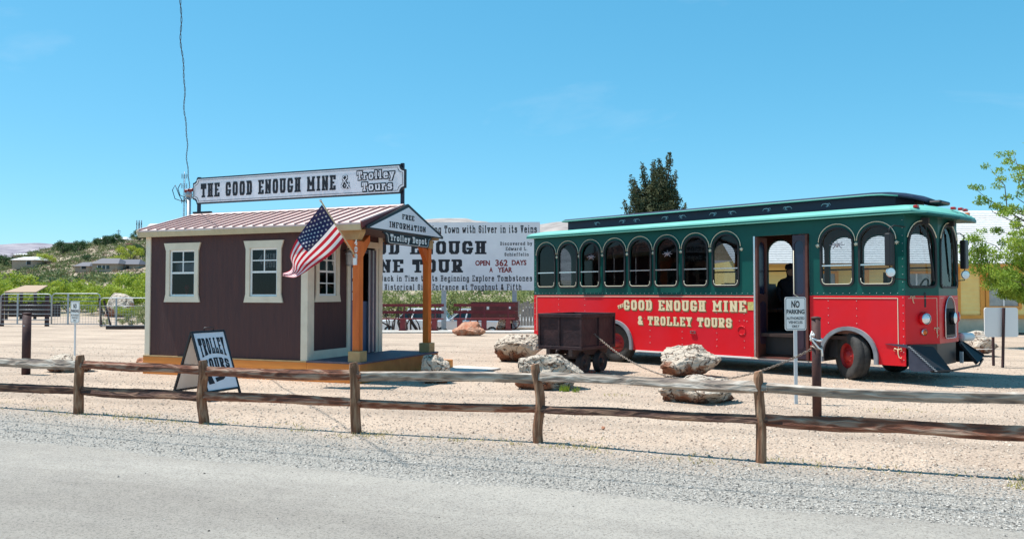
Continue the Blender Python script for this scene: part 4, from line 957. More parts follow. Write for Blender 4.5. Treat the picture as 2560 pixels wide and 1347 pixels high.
# doorway: steps, leaves, grab pole
MB().box(-1.85, -.79, .02, .30, .28, .32).build('step', M['doorframe'], bus); MB().box(-1.80,-.82,-.03,.02,.262,.285).build('step_edge', M['chrome'], bus)
MB().box(-1.83, -.81, .30, .58, .30, .52).build('step', M['doorframe'], bus); MB().box(-1.80,-.82,.285,.30,.505,.525).build('step_edge', M['chrome'], bus)
MB().box(-1.83, -.81, .58, .86, .30, .72).build('step', M['doorframe'], bus); MB().box(-1.80,-.82,.565,.58,.705,.725).build('step_edge', M['chrome'], bus)
for x0, sgn in ((-1.85, 1), (-.79, -1)):
    for k, (yy0, yy1) in enumerate(((-.02, .30),)):
        xa = x0 + sgn*.015; 
        lf = plate('door_leaf', rect(-.05, .34, .30, 2.58), [arch(.145, .125, 1.50, 2.50, .05, rise=.10)], .045, lambda a, b, h: (xa+sgn*h, a, b), M['doorframe'], bus)
        pts = arch(.145, .125, 1.50, 2.50, .05, rise=.10)
        MB().add([(xa+sgn*.022, a, b) for a, b in pts], [tuple(range(len(pts)))]).build('pane', mat('dark_door_glass', (.015,.018,.05), .1), lf, fix=False)
        MB().prism(arch(.145, .11, .55, 1.36, .05, rise=.08), lambda a, b, h: (xa+sgn*(.045+h), a, b), .012).build('lower_panel', M['purple'], lf)
    if sgn > 0: continue
    # second leaf, folded out flat against the opening
    xb = x0 + sgn*.065
    lf = plate('door_leaf', rect(0, .24, .32, 2.58), [arch(.12, .085, 1.50, 2.48, .05, rise=.09)], .035, lambda a, b, h: (xb+sgn*a, -.035+h, b), M['doorframe'] if sgn > 0 else M['purple'], bus)
    cc, hh = .12, .085
    pts = arch(cc, hh, 1.50, 2.48, .05, rise=.09); MB().add([(xb+sgn*a, -.02, b) for a, b in pts], [tuple(range(len(pts)))]).build('pane', bpy.data.materials['dark_door_glass'], lf, fix=False)
    MB().prism(arch(cc, hh, .50, 1.36, .05, rise=.06), lambda a, b, h: (xb+sgn*a, -.038-h, b), .012).build('lower_panel', M['purple'], lf)
    MB().tube([(xb+sgn*(cc+hh*1.15), -.042, 2.3), (xb+sgn*(cc+hh*1.15), -.042, 1.50), (xb+sgn*cc, -.042, 1.44)], .007, 5).build('bead', M['creamline'], lf)
MB().box(-1.885, -1.85, -.03, .0, .30, 2.60).build('door_post', M['chrome'], bus)
MB().tube([(-1.35, .80, .75), (-1.35, .80, 2.78)], .018, 8).build('grab_pole', mat('brass_pole', (.70,.52,.20), .3, metal=.8), bus)
# wheel arch rings
for c in (-5.26, -.1):
    outer = semi(c, AR+.055, AZ, 20); inner = semi(c, AR-.012, AZ, 20)[::-1]
    plate('wheel_arch', [(c-AR-.055, .30)] + outer + [(c+AR+.055, .30), (c+AR-.012, .30)] + inner + [(c-AR+.012, .30)], [], .07, lambda a, b, h: (a, -.06+h, b), M['arch'], bus)
    mb = MB(); prof = [(c-AR, .3)] + semi(c, AR, AZ, 16) + [(c+AR, .3)]
    mb.add([(a, y, b) for y in (.04, .55) for a, b in prof], [(i, i+1, i+1+len(prof), i+len(prof)) for i in range(len(prof)-1)]); mb.build('wheel_well', M['black'], bus)
# wheels
def wheel_parts():
    t = MB().lathe([(.22,-.11),(.30,-.125),(.37,-.125),(.405,-.105),(.415,-.06),(.415,-.02),(.408,-.015),(.415,-.01),(.415,.05),(.405,.10),(.37,.125),(.22,.11)], (0,0,0), (0,1,0), 40)
    r = MB().lathe([(.235,-.105),(.225,-.09),(.21,-.06),(.16,-.075),(.13,-.085),(.10,-.09),(.08,-.12),(.05,-.135),(0,-.135)], (0,0,0), (0,1,0), 28)
    for k in range(8):
        a = k*math.pi/4; r.lathe([(.014,0),(.014,-.02),(0,-.022)], (.12*math.cos(a), -.085, .12*math.sin(a)), (0,1,0), 6)
    return t, r
for s, steer in ((-5.26, 0), (-.1, R(-38))):
    for w_, fl in ((.17, 0), (WD-.17, math.pi)):
        t, r = wheel_parts(); wt = t.build('wheel', M['tyre'], bus); wr = r.build('rim', M['wheelred'], wt)
        wt.location = (s, w_, .415); wt.rotation_euler = (0, 0, steer + fl)
for s in (-5.26, -.1): MB().tube([(s, .2, .415), (s, WD-.2, .415)], .05, 8).build('axle', M['black'], bus)
# roof
def ring(gs, gw, z):
    base = [(-7.83,-.13),(-4,-.13),(-1,-.13),(.6,-.13),(1.0,-.11),(1.20,.05),(1.36,.30),(1.50,.70),(1.55,1.15),(1.50,1.60),(1.36,2.0),(1.20,2.25),(1.0,2.41),(.6,2.43),(-1,2.43),(-4,2.43),(-7.83,2.43)]
    out = []
    for s, w in base:
        sc = -3.1
        S_ = sc + (s-sc)*gs; out.append((S_, 1.15 + (w-1.15)*gw, z - max(0, S_-.95)*.17))
    return out
def loft(mb, rings, top=True, bottom=True, mi=0):
    n = len(rings[0]); mb.add([p for r_ in rings for p in r_], [(i*n+k, i*n+(k+1)%n, (i+1)*n+(k+1)%n, (i+1)*n+k) for i in range(len(rings)-1) for k in range(n)] + ([tuple(range(n))[::-1]] if bottom else []) + ([tuple((len(rings)-1)*n+k for k in range(n))] if top else []), mi)
mb = MB(); loft(mb, [ring(1,1,EZ+.045), ring(.998,.995,EZ+.075), ring(.985,.93,EZ+.115), ring(.95,.72,EZ+.175), ring(.9,.5,EZ+.20)]); mb.build('roof', M['mint'], bus)
mb = MB(); loft(mb, [ring(.992,.985,EZ+.001), ring(1.001,1.004,EZ+.004), ring(1.001,1.004,EZ+.044)]); mb.build('gutter', M['green'], bus)
MB().tube([(x, y, EZ+.004) for x, y, _ in ring(1.001,1.005,0)[:6]], .007, 5).build('gutter_bead', M['mint'], bus)
plate('ceiling', [(s, w) for s, w, _ in [(S0+.05,.05,0),(S1,.05,0),(1.13,.66,0),(1.13,1.64,0),(S1,WD-.05,0),(S0+.05,WD-.05,0)]], [], .01, lambda a, b, h: (a, b, EZ-.022+h), M['ceiling'], bus)
# clerestory
mb = MB()
cl = lambda g, z: [(-7.05, .50-g, z), (.15, .50-g, z), (.50, .62-g, z), (.72, .90, z), (.72, 1.40, z), (.50, 1.68+g, z), (.15, 1.80+g, z), (-7.05, 1.80+g, z)]
loft(mb, [cl(0, EZ+.14), cl(0, EZ+.395)]); mb.build('clerestory', M['navy'], bus)
nl = 22; vs = []; 
cross = [(.38, 0), (.50, .045), (.80, .075), (1.15, .085), (1.50, .075), (1.80, .045), (1.92, 0)]
secs = [(-7.14, 1, 0), (-3, 1, 0), (.15, 1, 0), (.35, .98, -.008), (.60, .90, -.04), (.80, .78, -.085), (.95, .55, -.135)]
rings_ = []
for s, k, dz in secs:
    top_ = [(s, 1.15+(w-1.15)*k, EZ+.42+dz+h*k) for w, h in cross]; bt = [(s, 1.15+(w-1.15)*k, EZ+.392+dz) for w, h in cross[::-1]]
    rings_.append(top_ + bt)
mb = MB(); loft(mb, rings_); mb.build('clerestory_roof', M['navy'], bus)
MB().tube([(s, 1.15-.77*k, EZ+.408+dz) for s, k, dz in secs[:5]], .012, 5).build('clerestory_bead', M['mint'], bus)
MB().box(.86, 1.16, .90, 1.40, EZ+.22, EZ+.29).build('roof_vent', M['black'], bus, bevel=.04)
om = MB(); 
for d in (-1,):
    om.tube([(-.09,0,-.01),(-.06,0,.03),(0,0,.035),(.05,0,.01),(.03,0,-.025),(0,0,-.02)], [.004,.008,.011,.010,.008,.004], 5)
    om.tube([(0,0,.03),(.07,0,.035),(.09,0,.0)], [.008,.008,.003], 5); om.tube([(.02,0,0),(.07,0,-.02)], [.008,.003], 4)
oo = om.build('clerestory_ornament', mat('blue_grey_ornament', (.34,.44,.55), .5), bus)
for k, px in enumerate((1494, 1557, 1593.5, 1664.5, 1708, 1785, 1833, 1920, 1972, 2068)):
    u = px-1280; s = (u*14.3-12630)/(1407+.7107*u); link('clerestory_ornament', oo.data, bus, (s, .492, EZ+.30), sc=(1 if k % 2 else -1, 1, 1))
bpy.data.objects.remove(oo)
for (s, w) in ((1.10,.02),(1.44,.78),(1.49,1.0),(1.49,1.25),(1.30,2.05)):
    MB().box(-.035,.035,-.05,.05,0,.045).build('marker_lamp', M['redlens'] if w < 2 else M['amber'], bus, bevel=.01).location = (s-.06, w, EZ+.088)
# mirrors
def mirror(base, out, drop):
    b = Vector(base); o_ = b + Vector(out)
    m_ = MB().tube([b, b+Vector(out)*.7+Vector((0,0,.02)), o_+Vector((0,0,-.03)), o_+Vector((0,0,-.12))], .011, 6).build('mirror_arm', M['rubber'], bus)
    MB().tube([o_+Vector((0,0,-.62)), o_+Vector((0,0,-drop)), b+Vector((0,0,-drop-.02))], .010, 6).build('mirror_arm', M['rubber'], bus)
    MB().box(-.05,.05,-.10,.10,-.27,.27).build('mirror_head', M['black'], m_, bevel=.02).location = o_ + Vector((0,0,-.38))
    MB().lathe([(0,-.02),(.075,-.02),(.085,0),(.075,.01)], o_+Vector((.02,-.02,-.76)), (.75,-.65,0), 16).build('spot_mirror', M['chrome'], m_)
    MB().lathe([(.0,.014),(.072,.012)], o_+Vector((.02,-.02,-.76)), (.75,-.65,0), 16).build('mirror_glass', M['lens'], m_)
mirror((S1+.02, -.005, 2.62), (-.16, -.26, 0), .86); mirror((S1+.02, WD+.005, 2.62), (.16, .26, 0), .86)
# cowcatcher
tp = [(.86,-.01,.62),(1.20,.64,.62),(1.20,1.66,.62),(.86,2.31,.62)]; bt = [(1.28,.04,.26),(1.62,.85,.24),(1.62,1.45,.24),(1.30,2.40,.28)]
co = MB().prism([(.90,.05),(1.13,.66),(1.13,1.64),(.90,2.25)], lambda a, b, h: (a, b, .28+h), .375).build('cowcatcher', M['black'], bus)
MB().prism([(.52,.66),(.86,.66),(1.28,.26),(.98,.22),(.90,.26),(.90,.60)], lambda a, b, h: (a, -.02+h, b), .035).build('side_plate', mat('blue_black_plate', (.03,.035,.06), .5, (.05,.055,.085), 6), co)
MB().prism([(.86,.66),(1.02,.66),(1.40,.40),(1.34,.27),(.90,.24)], lambda a, b, h: (a, WD-.01+h, b), .035).build('side_plate', M['rubber'], co)
MB().add([(.88,-.02,.65),(1.28,-.02,.26),(1.42,.42,.24),(1.15,.40,.62),(.86,0,.60),(1.25,0,.22),(1.38,.42,.20),(1.12,.40,.58)], [(0,1,2,3),(7,6,5,4),(0,4,5,1),(1,5,6,2),(2,6,7,3),(3,7,4,0)]).build('wing_face', M['rubber'], co)
MB().add([(1.02,WD+.02,.65),(1.40,WD+.02,.38),(1.42,WD-.42,.28),(1.15,WD-.40,.60),(.98,WD,.60),(1.36,WD,.33),(1.38,WD-.42,.24),(1.12,WD-.40,.56)], [(0,1,2,3),(7,6,5,4),(0,4,5,1),(1,5,6,2),(2,6,7,3),(3,7,4,0)]).build('wing_face', M['rubber'], co)
for k in range(16):
    t = k/15; p = Vector((.90+.40*t, -.03, .63-.37*t)); MB().bar(p, p+Vector((.04,.0,-.005)), .012, .012).build('tooth', M['steel'], co)
MB().bar((1.28,.0,.25),(1.42,.45,.24),.025,.03).bar((1.42,.45,.24),(1.44,1.85,.24),.025,.03).bar((1.44,1.85,.24),(1.38,2.32,.32),.025,.03).build('bottom_edge', M['black'], co)
MB().lathe([(0,0),(.07,0),(.075,.02),(.075,.27),(.06,.29),(0,.29)], (1.12, 1.98, .72), (.35,.94,0), 16).build('horn', M['white'], bus)
MB().box(1.20,1.25,1.6,1.65,.28,.48).build('tow_eye', M['steel'], bus)
# person on board
def person():
    me = bpy.data.meshes.new('person')
    v = [(0,0,.0),(0,0,.18),(.01,0,.38),(.02,0,.50),(.03,0,.57),(.05,0,.68),(.05,0,.78),
         (.02,.19,.48),(.05,.25,.24),(.22,.20,.10),(.02,-.19,.48),(.05,-.25,.24),(.22,-.20,.10),
         (.12,.10,-.02),(.44,.12,-.02),(.46,.12,-.42),(.58,.12,-.45),(.12,-.10,-.02),(.44,-.12,-.02),(.46,-.12,-.42),(.58,-.12,-.45)]
    e = [(0,1),(1,2),(2,3),(3,4),(4,5),(5,6),(3,7),(7,8),(8,9),(3,10),(10,11),(11,12),(0,13),(13,14),(14,15),(15,16),(0,17),(17,18),(18,19),(19,20)]
    r = [.17,.16,.18,.12,.06,.10,.085,.075,.055,.035,.075,.055,.035,.10,.075,.05,.04,.10,.075,.05,.04]
    me.from_pydata(v, e, []); o = bpy.data.objects.new('person', me); COL.objects.link(o)
    sk = o.modifiers.new('skin', 'SKIN'); su = o.modifiers.new('sub', 'SUBSURF'); su.levels = su.render_levels = 2
    for i, q in enumerate(me.skin_vertices[0].data): q.radius = (r[i], r[i]*(1.0)); q.use_root = (i == 0)
    dg = bpy.context.evaluated_depsgraph_get(); m2 = bpy.data.meshes.new_from_object(o.evaluated_get(dg)); bpy.data.objects.remove(o)
    for p in m2.polygons: p.use_smooth = True
    return m2
pm_ = person(); pm_.materials.clear(); pm_.materials.append(M['denim'])
po = bpy.data.objects.new('person', pm_); COL.objects.link(po)
Bm = Matrix.Translation(TC) @ Matrix.Rotation(TA, 4, 'Z')
po.matrix_world = Bm @ Matrix.Translation((-2.0, 1.72, 1.27)) @ Matrix.Rotation(R(-60), 4, 'Z')
tag(po, 'person in dark clothes and a cap sitting inside the trolley, seen through its open door', 'person')
cp = MB().lathe([(.105,0),(.11,.05),(.09,.10),(0,.13)], (.05,0,.74), (0,0,1), 16); cp.box(.10,.24,-.07,.07,.745,.76); cp.build('cap', M['denim'], po)
fc = MB().lathe([(0,-.02),(.055,-.015),(.075,0)], (.13,0,.68), (-1,0,0), 12); fc.lathe([(0,0),(.014,.02)],(.165,0,.67),(-1,0,0),6); fc.build('face', M['skin'], po)
MB().box(-2.3,-1.75,1.35,2.15,1.14,1.2).build('bench_seat', M['woodint'], bus)
# ---------------------------------------------------------------- mine cart
MC = (1.254, 14.5, 0); ph = R(35)
cart = thing('mine_cart', 'dark rusty iron mine cart standing in front of the trolley', 'mine cart', MC, 0)
d1 = Vector((-math.cos(ph), math.sin(ph), 0)); d2 = Vector((math.sin(ph), math.cos(ph), 0)); L1, L2 = .92, 1.30
def cm(a, b, z): return tuple(d1*a + d2*b + Vector((0,0,z)))
def cbox(mb, a0, a1, b0, b1, z0, z1):
    vs = [cm(a,b,z) for z in (z0,z1) for a,b in ((a0,b0),(a1,b0),(a1,b1),(a0,b1))]
    mb.add(vs, [(0,3,2,1),(4,5,6,7),(0,1,5,4),(1,2,6,5),(2,3,7,6),(3,0,4,7)]); return mb
zb, zt = .50, 1.14
for a0,a1,b0,b1 in ((.02,L1-.02,.02,.035),(.02,L1-.02,L2-.035,L2-.02),(.02,.035,.035,L2-.035),(L1-.035,L1-.02,.035,L2-.035)):
    cbox(MB(), a0,a1,b0,b1,zb,zt-.02).build('side_plate', M['rust'], cart)
cbox(MB(), .02,L1-.02,.02,L2-.02,zb-.01,zb).build('bottom_plate', M['darkrust'], cart)
for a0,a1,b0,b1 in ((-.01,L1+.01,-.012,.03),(-.01,L1+.01,L2-.03,L2+.012),(-.012,.03,.03,L2-.03),(L1-.03,L1+.012,.03,L2-.03)):
    cbox(MB(), a0,a1,b0,b1,zt-.07,zt).build('rim', M['rust'], cart, bevel=.008)
    cbox(MB(), a0+.004,a1-.004,b0+.004,b1-.004,zb-.02,zb+.04).build('bottom_band', M['rust'], cart, bevel=.005)
for a, b in ((-.006,-.006),(L1-.03,-.006),(-.006,L2-.03),(L1-.03,L2-.03),(L1*.5,-.004)):
    cbox(MB(), a, a+.04, b, b+.04, zb+.04, zt-.07).build('corner_iron', M['rust'], cart)
cbox(MB(), -.004, .02, L2*.5, L2*.5+.04, zb+.04, zt-.07).build('corner_iron', M['rust'], cart)
cbox(cbox(MB(), .18,.26,-.02,L2+.02,.36,.48), L1-.26,L1-.18,-.02,L2+.02,.36,.48).build('underframe', M['darkrust'], cart)
cbox(MB(), .2,L1-.2,.3,.36,.30,.37).build('crossmember', M['darkrust'], cart); cbox(MB(), .2,L1-.2,.94,1.0,.30,.37).build('crossmember', M['darkrust'], cart)
for b in (.33, .97):
    for a, sg in ((.14, -1), (L1-.14, 1)):
        w = MB().lathe([(0,.05),(.05,.05),(.05,.02),(.13,.01),(.17,.03),(.18,.05),(.18,-.03),(.215,-.035),(.215,-.055),(0,-.055)], cm(a,b,.215), d1*sg, 22).build('wheel', M['darkrust'], cart)
    MB().tube([cm(.1,b,.215), cm(L1-.1,b,.215)], .03, 8).build('axle', M['darkrust'], cart)
for b in (.0,):
    MB().tube([cm(.46,-.01,.46), cm(.46,-.10,.47), cm(.46,-.12,.43), cm(.46,-.06,.42)], .018, 6).build('coupling_hook', M['darkrust'], cart)
for k in range(7): 
    q = Vector(cm(.1+.12*k, -.006, zb+.05)); MB().lathe([(.011,0),(0,-.008)], q, (-d2), 6).build('rivet', M['darkrust'], cart)
# ---------------------------------------------------------------- chain from cart to pipe post
CA = Vector(MC) + Vector(cm(-.015, .46, .76)); BP = (3.76, 9.90)
CB = Vector((BP[0]-.03, BP[1]+.06, .82)); chain = thing('chain', 'steel link chain sagging from the mine cart to the right-hand rusty pipe post', 'chain', (0,0,0))
pts = []; n = 400
for i in range(n+1):
    t = i/n; p = CA.lerp(CB, t); p.z -= 4*t*(1-t)*.60; pts.append(p)
ds_ = [0]
for a, b in zip(pts, pts[1:]): ds_.append(ds_[-1] + (b-a).length)
lk = MB().tube([(.014*math.cos(q*math.pi/8)*1 + (.012 if math.cos(q*math.pi/8) > 0 else -.012), .013*math.sin(q*math.pi/8), 0) for q in range(16)], .0046, 6, closed=True)
lo_ = lk.build('link', M['chain'], chain); pitch = .044; k = 0; s = .02; j = 0
while s < ds_[-1]:
    while ds_[j+1] < s: j += 1
    p = pts[j]; d = (pts[j+1]-pts[j]).normalized()
    o = link('link', lo_.data, chain, p); qt = d.to_track_quat('X', 'Z'); o.rotation_mode = 'QUATERNION'
    from mathutils import Quaternion
    o.rotation_quaternion = qt @ Quaternion((1,0,0), R(45 + 90*(k % 2))); s += pitch; k += 1
bpy.data.objects.remove(lo_)
MB().tube([(BP[0]+.068*math.cos(q*.5236), BP[1]+.068*math.sin(q*.5236), .84+.02*math.cos(q)) for q in range(12)], .008, 6, closed=True).build('fixing_loop', M['chain'], chain)
# pipe posts
def pipe_post(x, y, h, r, m, label, wrap):
    t = thing('pipe_post', label, 'post', (x, y, 0), group='steel pipe posts behind the rail fence')
    MB().tube([(0,0,-.05), (0,0,h)], r, 20).build('pipe', m, t)
    MB().lathe([(r,0),(r+.006,-.01),(r+.006,.012),(r*.6,.022),(0,.025)], (0,0,h), (0,0,1), 20).build('cap', m, t)
    if wrap:
        MB().tube([(math.cos(a*.45)*(r+.012), math.sin(a*.45)*(r+.012), h-.26+.015*math.sin(a)) for a in range(14)], .012, 6).build('rope', M['white'], t)
        MB().tube([(-.04,-.05,h-.20),(-.07,-.05,h-.16),(-.09,-.05,h-.22),(-.06,-.06,h-.28),(0,-.075,h-.36),(.04,-.07,h-.38),(.045,-.07,h-.46)], .011, 6).build('rope', M['white'], t)
        MB().lathe([(0,0),(.022,.01),(.02,.03),(0,.04)], (-.06,-.06,h-.22), (0,0,1), 8).build('rope_knot', M['white'], t)
    else: MB().lathe([(0,0),(.014,-.012)], (.0,-r,h-.22), (0,1,0), 8).build('bolt', M['chrome'], t)
    return t
pipe_post(BP[0], BP[1], 1.20, .054, M['rustpost'], 'rusty brown pipe post with white rope tied round it, in front of the trolley door', True)
g_ = G(68, 15); pipe_post(g_[0], g_[1], 1.13, .075, M['darkpost'], 'dark purple-brown pipe post standing alone near the left edge', False)
# ---------------------------------------------------------------- no parking signs
def no_parking(x, y, rz, zt_, label, lean=0):
    t = thing('parking_sign', label, 'sign', (x, y, 0), rz, group='NO PARKING signs')
    def rr(g, r=.03):
        a0,a1,b0,b1 = -.1525+g,.1525-g,zt_-.457+g,zt_-g; o=[]
        for cx,cy,s0 in ((a1-r,b0+r,270),(a1-r,b1-r,0),(a0+r,b1-r,90),(a0+r,b0+r,180)):
            for k in range(5): o.append((cx+r*math.cos(R(s0+k*22.5)), cy+r*math.sin(R(s0+k*22.5))))
        return o
    plate('panel', rr(0), [], .004, lambda a, b, h: (a, -.03+h, b), M['white'], t)
    plate('border', rr(.012, .024), [rr(.018, .02)], .001, lambda a, b, h: (a, -.0325+h, b), M['ink'], t)
    t3 = lambda X, Y: (X, -.0325, Y)
    for s_, z_, h_, bo_, w_ in (('NO', .105, .125, .004, .118), ('PARKING', .205, .082, .0025, .255), ('AUTHORIZED', .293, .05, .0008, .25), ('VEHICLES', .348, .05, .0008, .20), ('ONLY', .403, .05, .0008, .105)):
        mb = MB(); sans_text(mb, s_, 0, zt_-z_, h_, t3, bo_, w_); mb.build('lettering', M['ink'], t, fix=False)
    MB().box(-.024,.024,-.025,-.013,-.05,zt_-.03).build('pole', mat('pale_grey_post', (.62,.63,.64), .5), t)
    for z in (zt_-.05, zt_-.41): MB().lathe([(.009,0),(0,-.006)], (0,-.031,z), (0,1,0), 8).build('bolt', M['steel'], t)
g_ = G(1986, 11.0); no_parking(g_[0], g_[1], R(6), 1.46, 'white NO PARKING sign on a thin pole in front of the open trolley door')
g_ = G(191, 17.0); no_parking(g_[0], g_[1], R(-28), 1.345, 'smaller-looking white NO PARKING sign on the far left, before the steel gate')
# ---------------------------------------------------------------- boulders
def boulder(px, d, sx, sy, sz, seed, label, m='rock', rz=0, z=0, sub=4):
    x, y = G(px, d); me = rock_mesh(seed, sx, sy, sz, sub); me.materials.append(M[m])
    o = bpy.data.objects.new('boulder', me); COL.objects.link(o); o.location = (x, y, z); o.rotation_euler = (0, 0, rz)
    return tag(o, label, 'boulder', 'boulders edging the yard')
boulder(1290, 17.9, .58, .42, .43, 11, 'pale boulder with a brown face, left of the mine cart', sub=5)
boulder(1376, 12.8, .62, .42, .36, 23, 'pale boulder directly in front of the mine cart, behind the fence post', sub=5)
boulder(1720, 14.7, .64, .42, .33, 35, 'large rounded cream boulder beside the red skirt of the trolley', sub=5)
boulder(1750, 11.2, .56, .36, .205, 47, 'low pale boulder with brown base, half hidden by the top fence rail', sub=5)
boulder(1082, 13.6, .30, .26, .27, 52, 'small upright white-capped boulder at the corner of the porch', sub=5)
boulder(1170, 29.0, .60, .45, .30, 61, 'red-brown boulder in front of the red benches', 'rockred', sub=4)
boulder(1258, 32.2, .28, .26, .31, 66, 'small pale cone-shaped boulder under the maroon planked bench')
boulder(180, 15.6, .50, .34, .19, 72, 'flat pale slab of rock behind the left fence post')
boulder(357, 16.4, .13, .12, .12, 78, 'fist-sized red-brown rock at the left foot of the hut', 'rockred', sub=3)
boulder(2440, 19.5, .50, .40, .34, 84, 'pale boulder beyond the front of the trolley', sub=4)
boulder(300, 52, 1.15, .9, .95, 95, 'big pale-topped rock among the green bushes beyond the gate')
boulder(1507, 8.9, .03, .025, .025, 97, 'tiny brown stone lying on the sand between the fence posts', 'rockred', sub=2)
# ---------------------------------------------------------------- billboard
bb = thing('billboard', 'wide white mine tour billboard with black western lettering on steel posts behind the hut', 'billboard', (*G(1350, 34.5), 0), R(-2.6))
BW = 11.0; bz0, bz1 = 1.66, 4.61
MB().box(-BW, 0, -.03, .03, bz0, bz1).build('panel', M['signwhite'], bb)
tb = lambda X, Y: (X, -.034, Y)
def bx(px): 
    g = Vector(G(px, 34.5)) ; return (g.x - G(1350, 34.5)[0]) / .999
def bline(mb, s, px0, px1, py_base, h_px, **k):
    x0, x1 = bx(px0), bx(px1); d = 34.5 - (x0+x1)/2*math.sin(R(2.6))*-1
    tline(bb, M['ink'], s, (x0+x1)/2, Z(py_base, 34.5+.02), h_px/2000*34.5, x1-x0, tb, **k)
bline(mb, 'Mining Town with Silver in its Veins', 1052, 1343, 582, 19, T=.19, t=.14, gap=.14)
bline(mb, 'GOOD', 868, 998, 635, 33, T=.27, t=.15, w=.85); bline(mb, 'ENOUGH', 1022, 1216, 635, 33, T=.27, t=.15, w=.85)
bline(mb, 'MINE', 882, 1006, 681, 33, T=.27, t=.15, w=.85); bline(mb, 'TOUR', 1028, 1157, 681, 33, T=.27, t=.15, w=.85)
bline(mb, 'Discovered by', 1250, 1331, 613, 8.5, T=.19, t=.13, gap=.14); bline(mb, 'Edward L.', 1264, 1319, 626, 8.5, T=.19, t=.13, gap=.14); bline(mb, 'Schieffelin', 1261, 1322, 640, 8.5, T=.19, t=.13, gap=.14)
bline(mb, 'Back in Time to its Beginning Explore Tombstones', 948, 1331, 703, 15, T=.18, t=.14, gap=.14)
bline(mb, 'of Historical Site Entrance at Toughnut & Fifth', 936, 1304, 725, 15, T=.18, t=.14, gap=.14)
for s, a, b, y_, h in (('OPEN', 1188, 1225, 658, 12), ('362', 1238, 1269, 658, 15), ('DAYS', 1279, 1316, 657, 12), ('A', 1223, 1232, 675, 12), ('YEAR', 1244, 1281, 675, 12)):
    mb = MB(); sans_text(mb, s, bx((a+b)/2), Z(y_, 34.5), h/2000*34.5/.70, tb, .012, bx(b)-bx(a)); mb.build('red_lettering', M['redink'], bb, fix=False)
for px in (1108, 1286, 930):
    MB().box(bx(px)-.10, bx(px)+.10, .035, .16, 0, bz1-.1).build('billboard_post', M['steel'], bb)
# concrete strip and benches
o = MB().box(-6.5, 1.35, 30.6, 32.2, 0, .06).build('bench_pad', M['concrete']); tag(o, kind='structure')
def bench(x0, x1, y, label, n=2):
    t = thing('bench', label, 'bench', ((x0+x1)/2, y, .06), 0, 'red timber benches under the billboard'); hw = (x1-x0)/2
    for z0, z1, yy in ((.94, 1.05, .30), (.66, .77, .25)): MB().box(-hw, hw, yy, yy+.035, z0, z1).build('back_slat', M['bench'], t)
    for k in range(3): MB().box(-hw, hw, -.22+k*.15, -.09+k*.15, .44, .475).build('seat_slat', M['bench'], t)
    for k in range(n):
        x = -hw*.78 + 2*hw*.78*k/(n-1)
        lg = MB().box(x-.10, x+.10, -.20, .20, .03, .43).build('leg', M['bench'], t); MB().box(x-.14, x+.14, -.24, .24, 0, .05).build('foot', M['bench'], lg)
        MB().bar((x, .22, .40), (x, .33, 1.04), .06, .05).build('back_post', M['bench'], t)
    return t
bench(-5.9, -2.72, 31.7, 'left-hand red slatted bench seen between the porch posts', 3)
bench(-2.35, .12, 31.9, 'right-hand red slatted bench beneath the billboard, behind the red-brown boulder', 3)
pk = thing('plank_wagon', 'low maroon planked wagon side standing behind the right-hand red bench', 'wagon', (-.75, 33.2, 0), 0)
for k in range(4): MB().box(-.95, 1.0, 0, .05, .42+k*.19, .605+k*.19).build('plank', mat('maroon_plank', (.10,.022,.024), .7, (.15,.035,.03), 5) if k == 0 else bpy.data.materials['maroon_plank'], pk)
MB().box(-.95,1.0,.05,1.1,.40,.44).build('bed', M['bench'], pk)
for x in (-.7,.75):
    w = MB().lathe([(.30,-.04),(.34,-.04),(.34,.04),(.30,.04)], (x,.55,.34), (0,1,0), 24).build('wheel', M['bench'], pk)
    for k in range(6): MB().bar((x,.55,.34), (x+.31*math.cos(k*1.047),.55,.34+.31*math.sin(k*1.047)), .03,.03).build('spoke', M['bench'], w)
for x, z in ((-.25,.95),(.65,.98)): MB().box(x-.05,x+.05,-.01,-.002,z-.09,z+.09).build('label_plate', M['white'], pk)
# grey weathered board fence and pale barn end behind
gf = thing('board_fence', 'short grey weathered board fence behind the rear of the trolley', 'fence', (*G(1318, 38), 0), 0)
for k in range(9): MB().box(-.62+k*.145, -.49+k*.145, 0, .03, 0, 1.12+.06*math.sin(k*2.1)).build('board', mat('grey_fence_wood', (.22,.21,.21), .9, (.32,.30,.28), 6, bump=.4) if k == 0 else bpy.data.materials['grey_fence_wood'], gf)
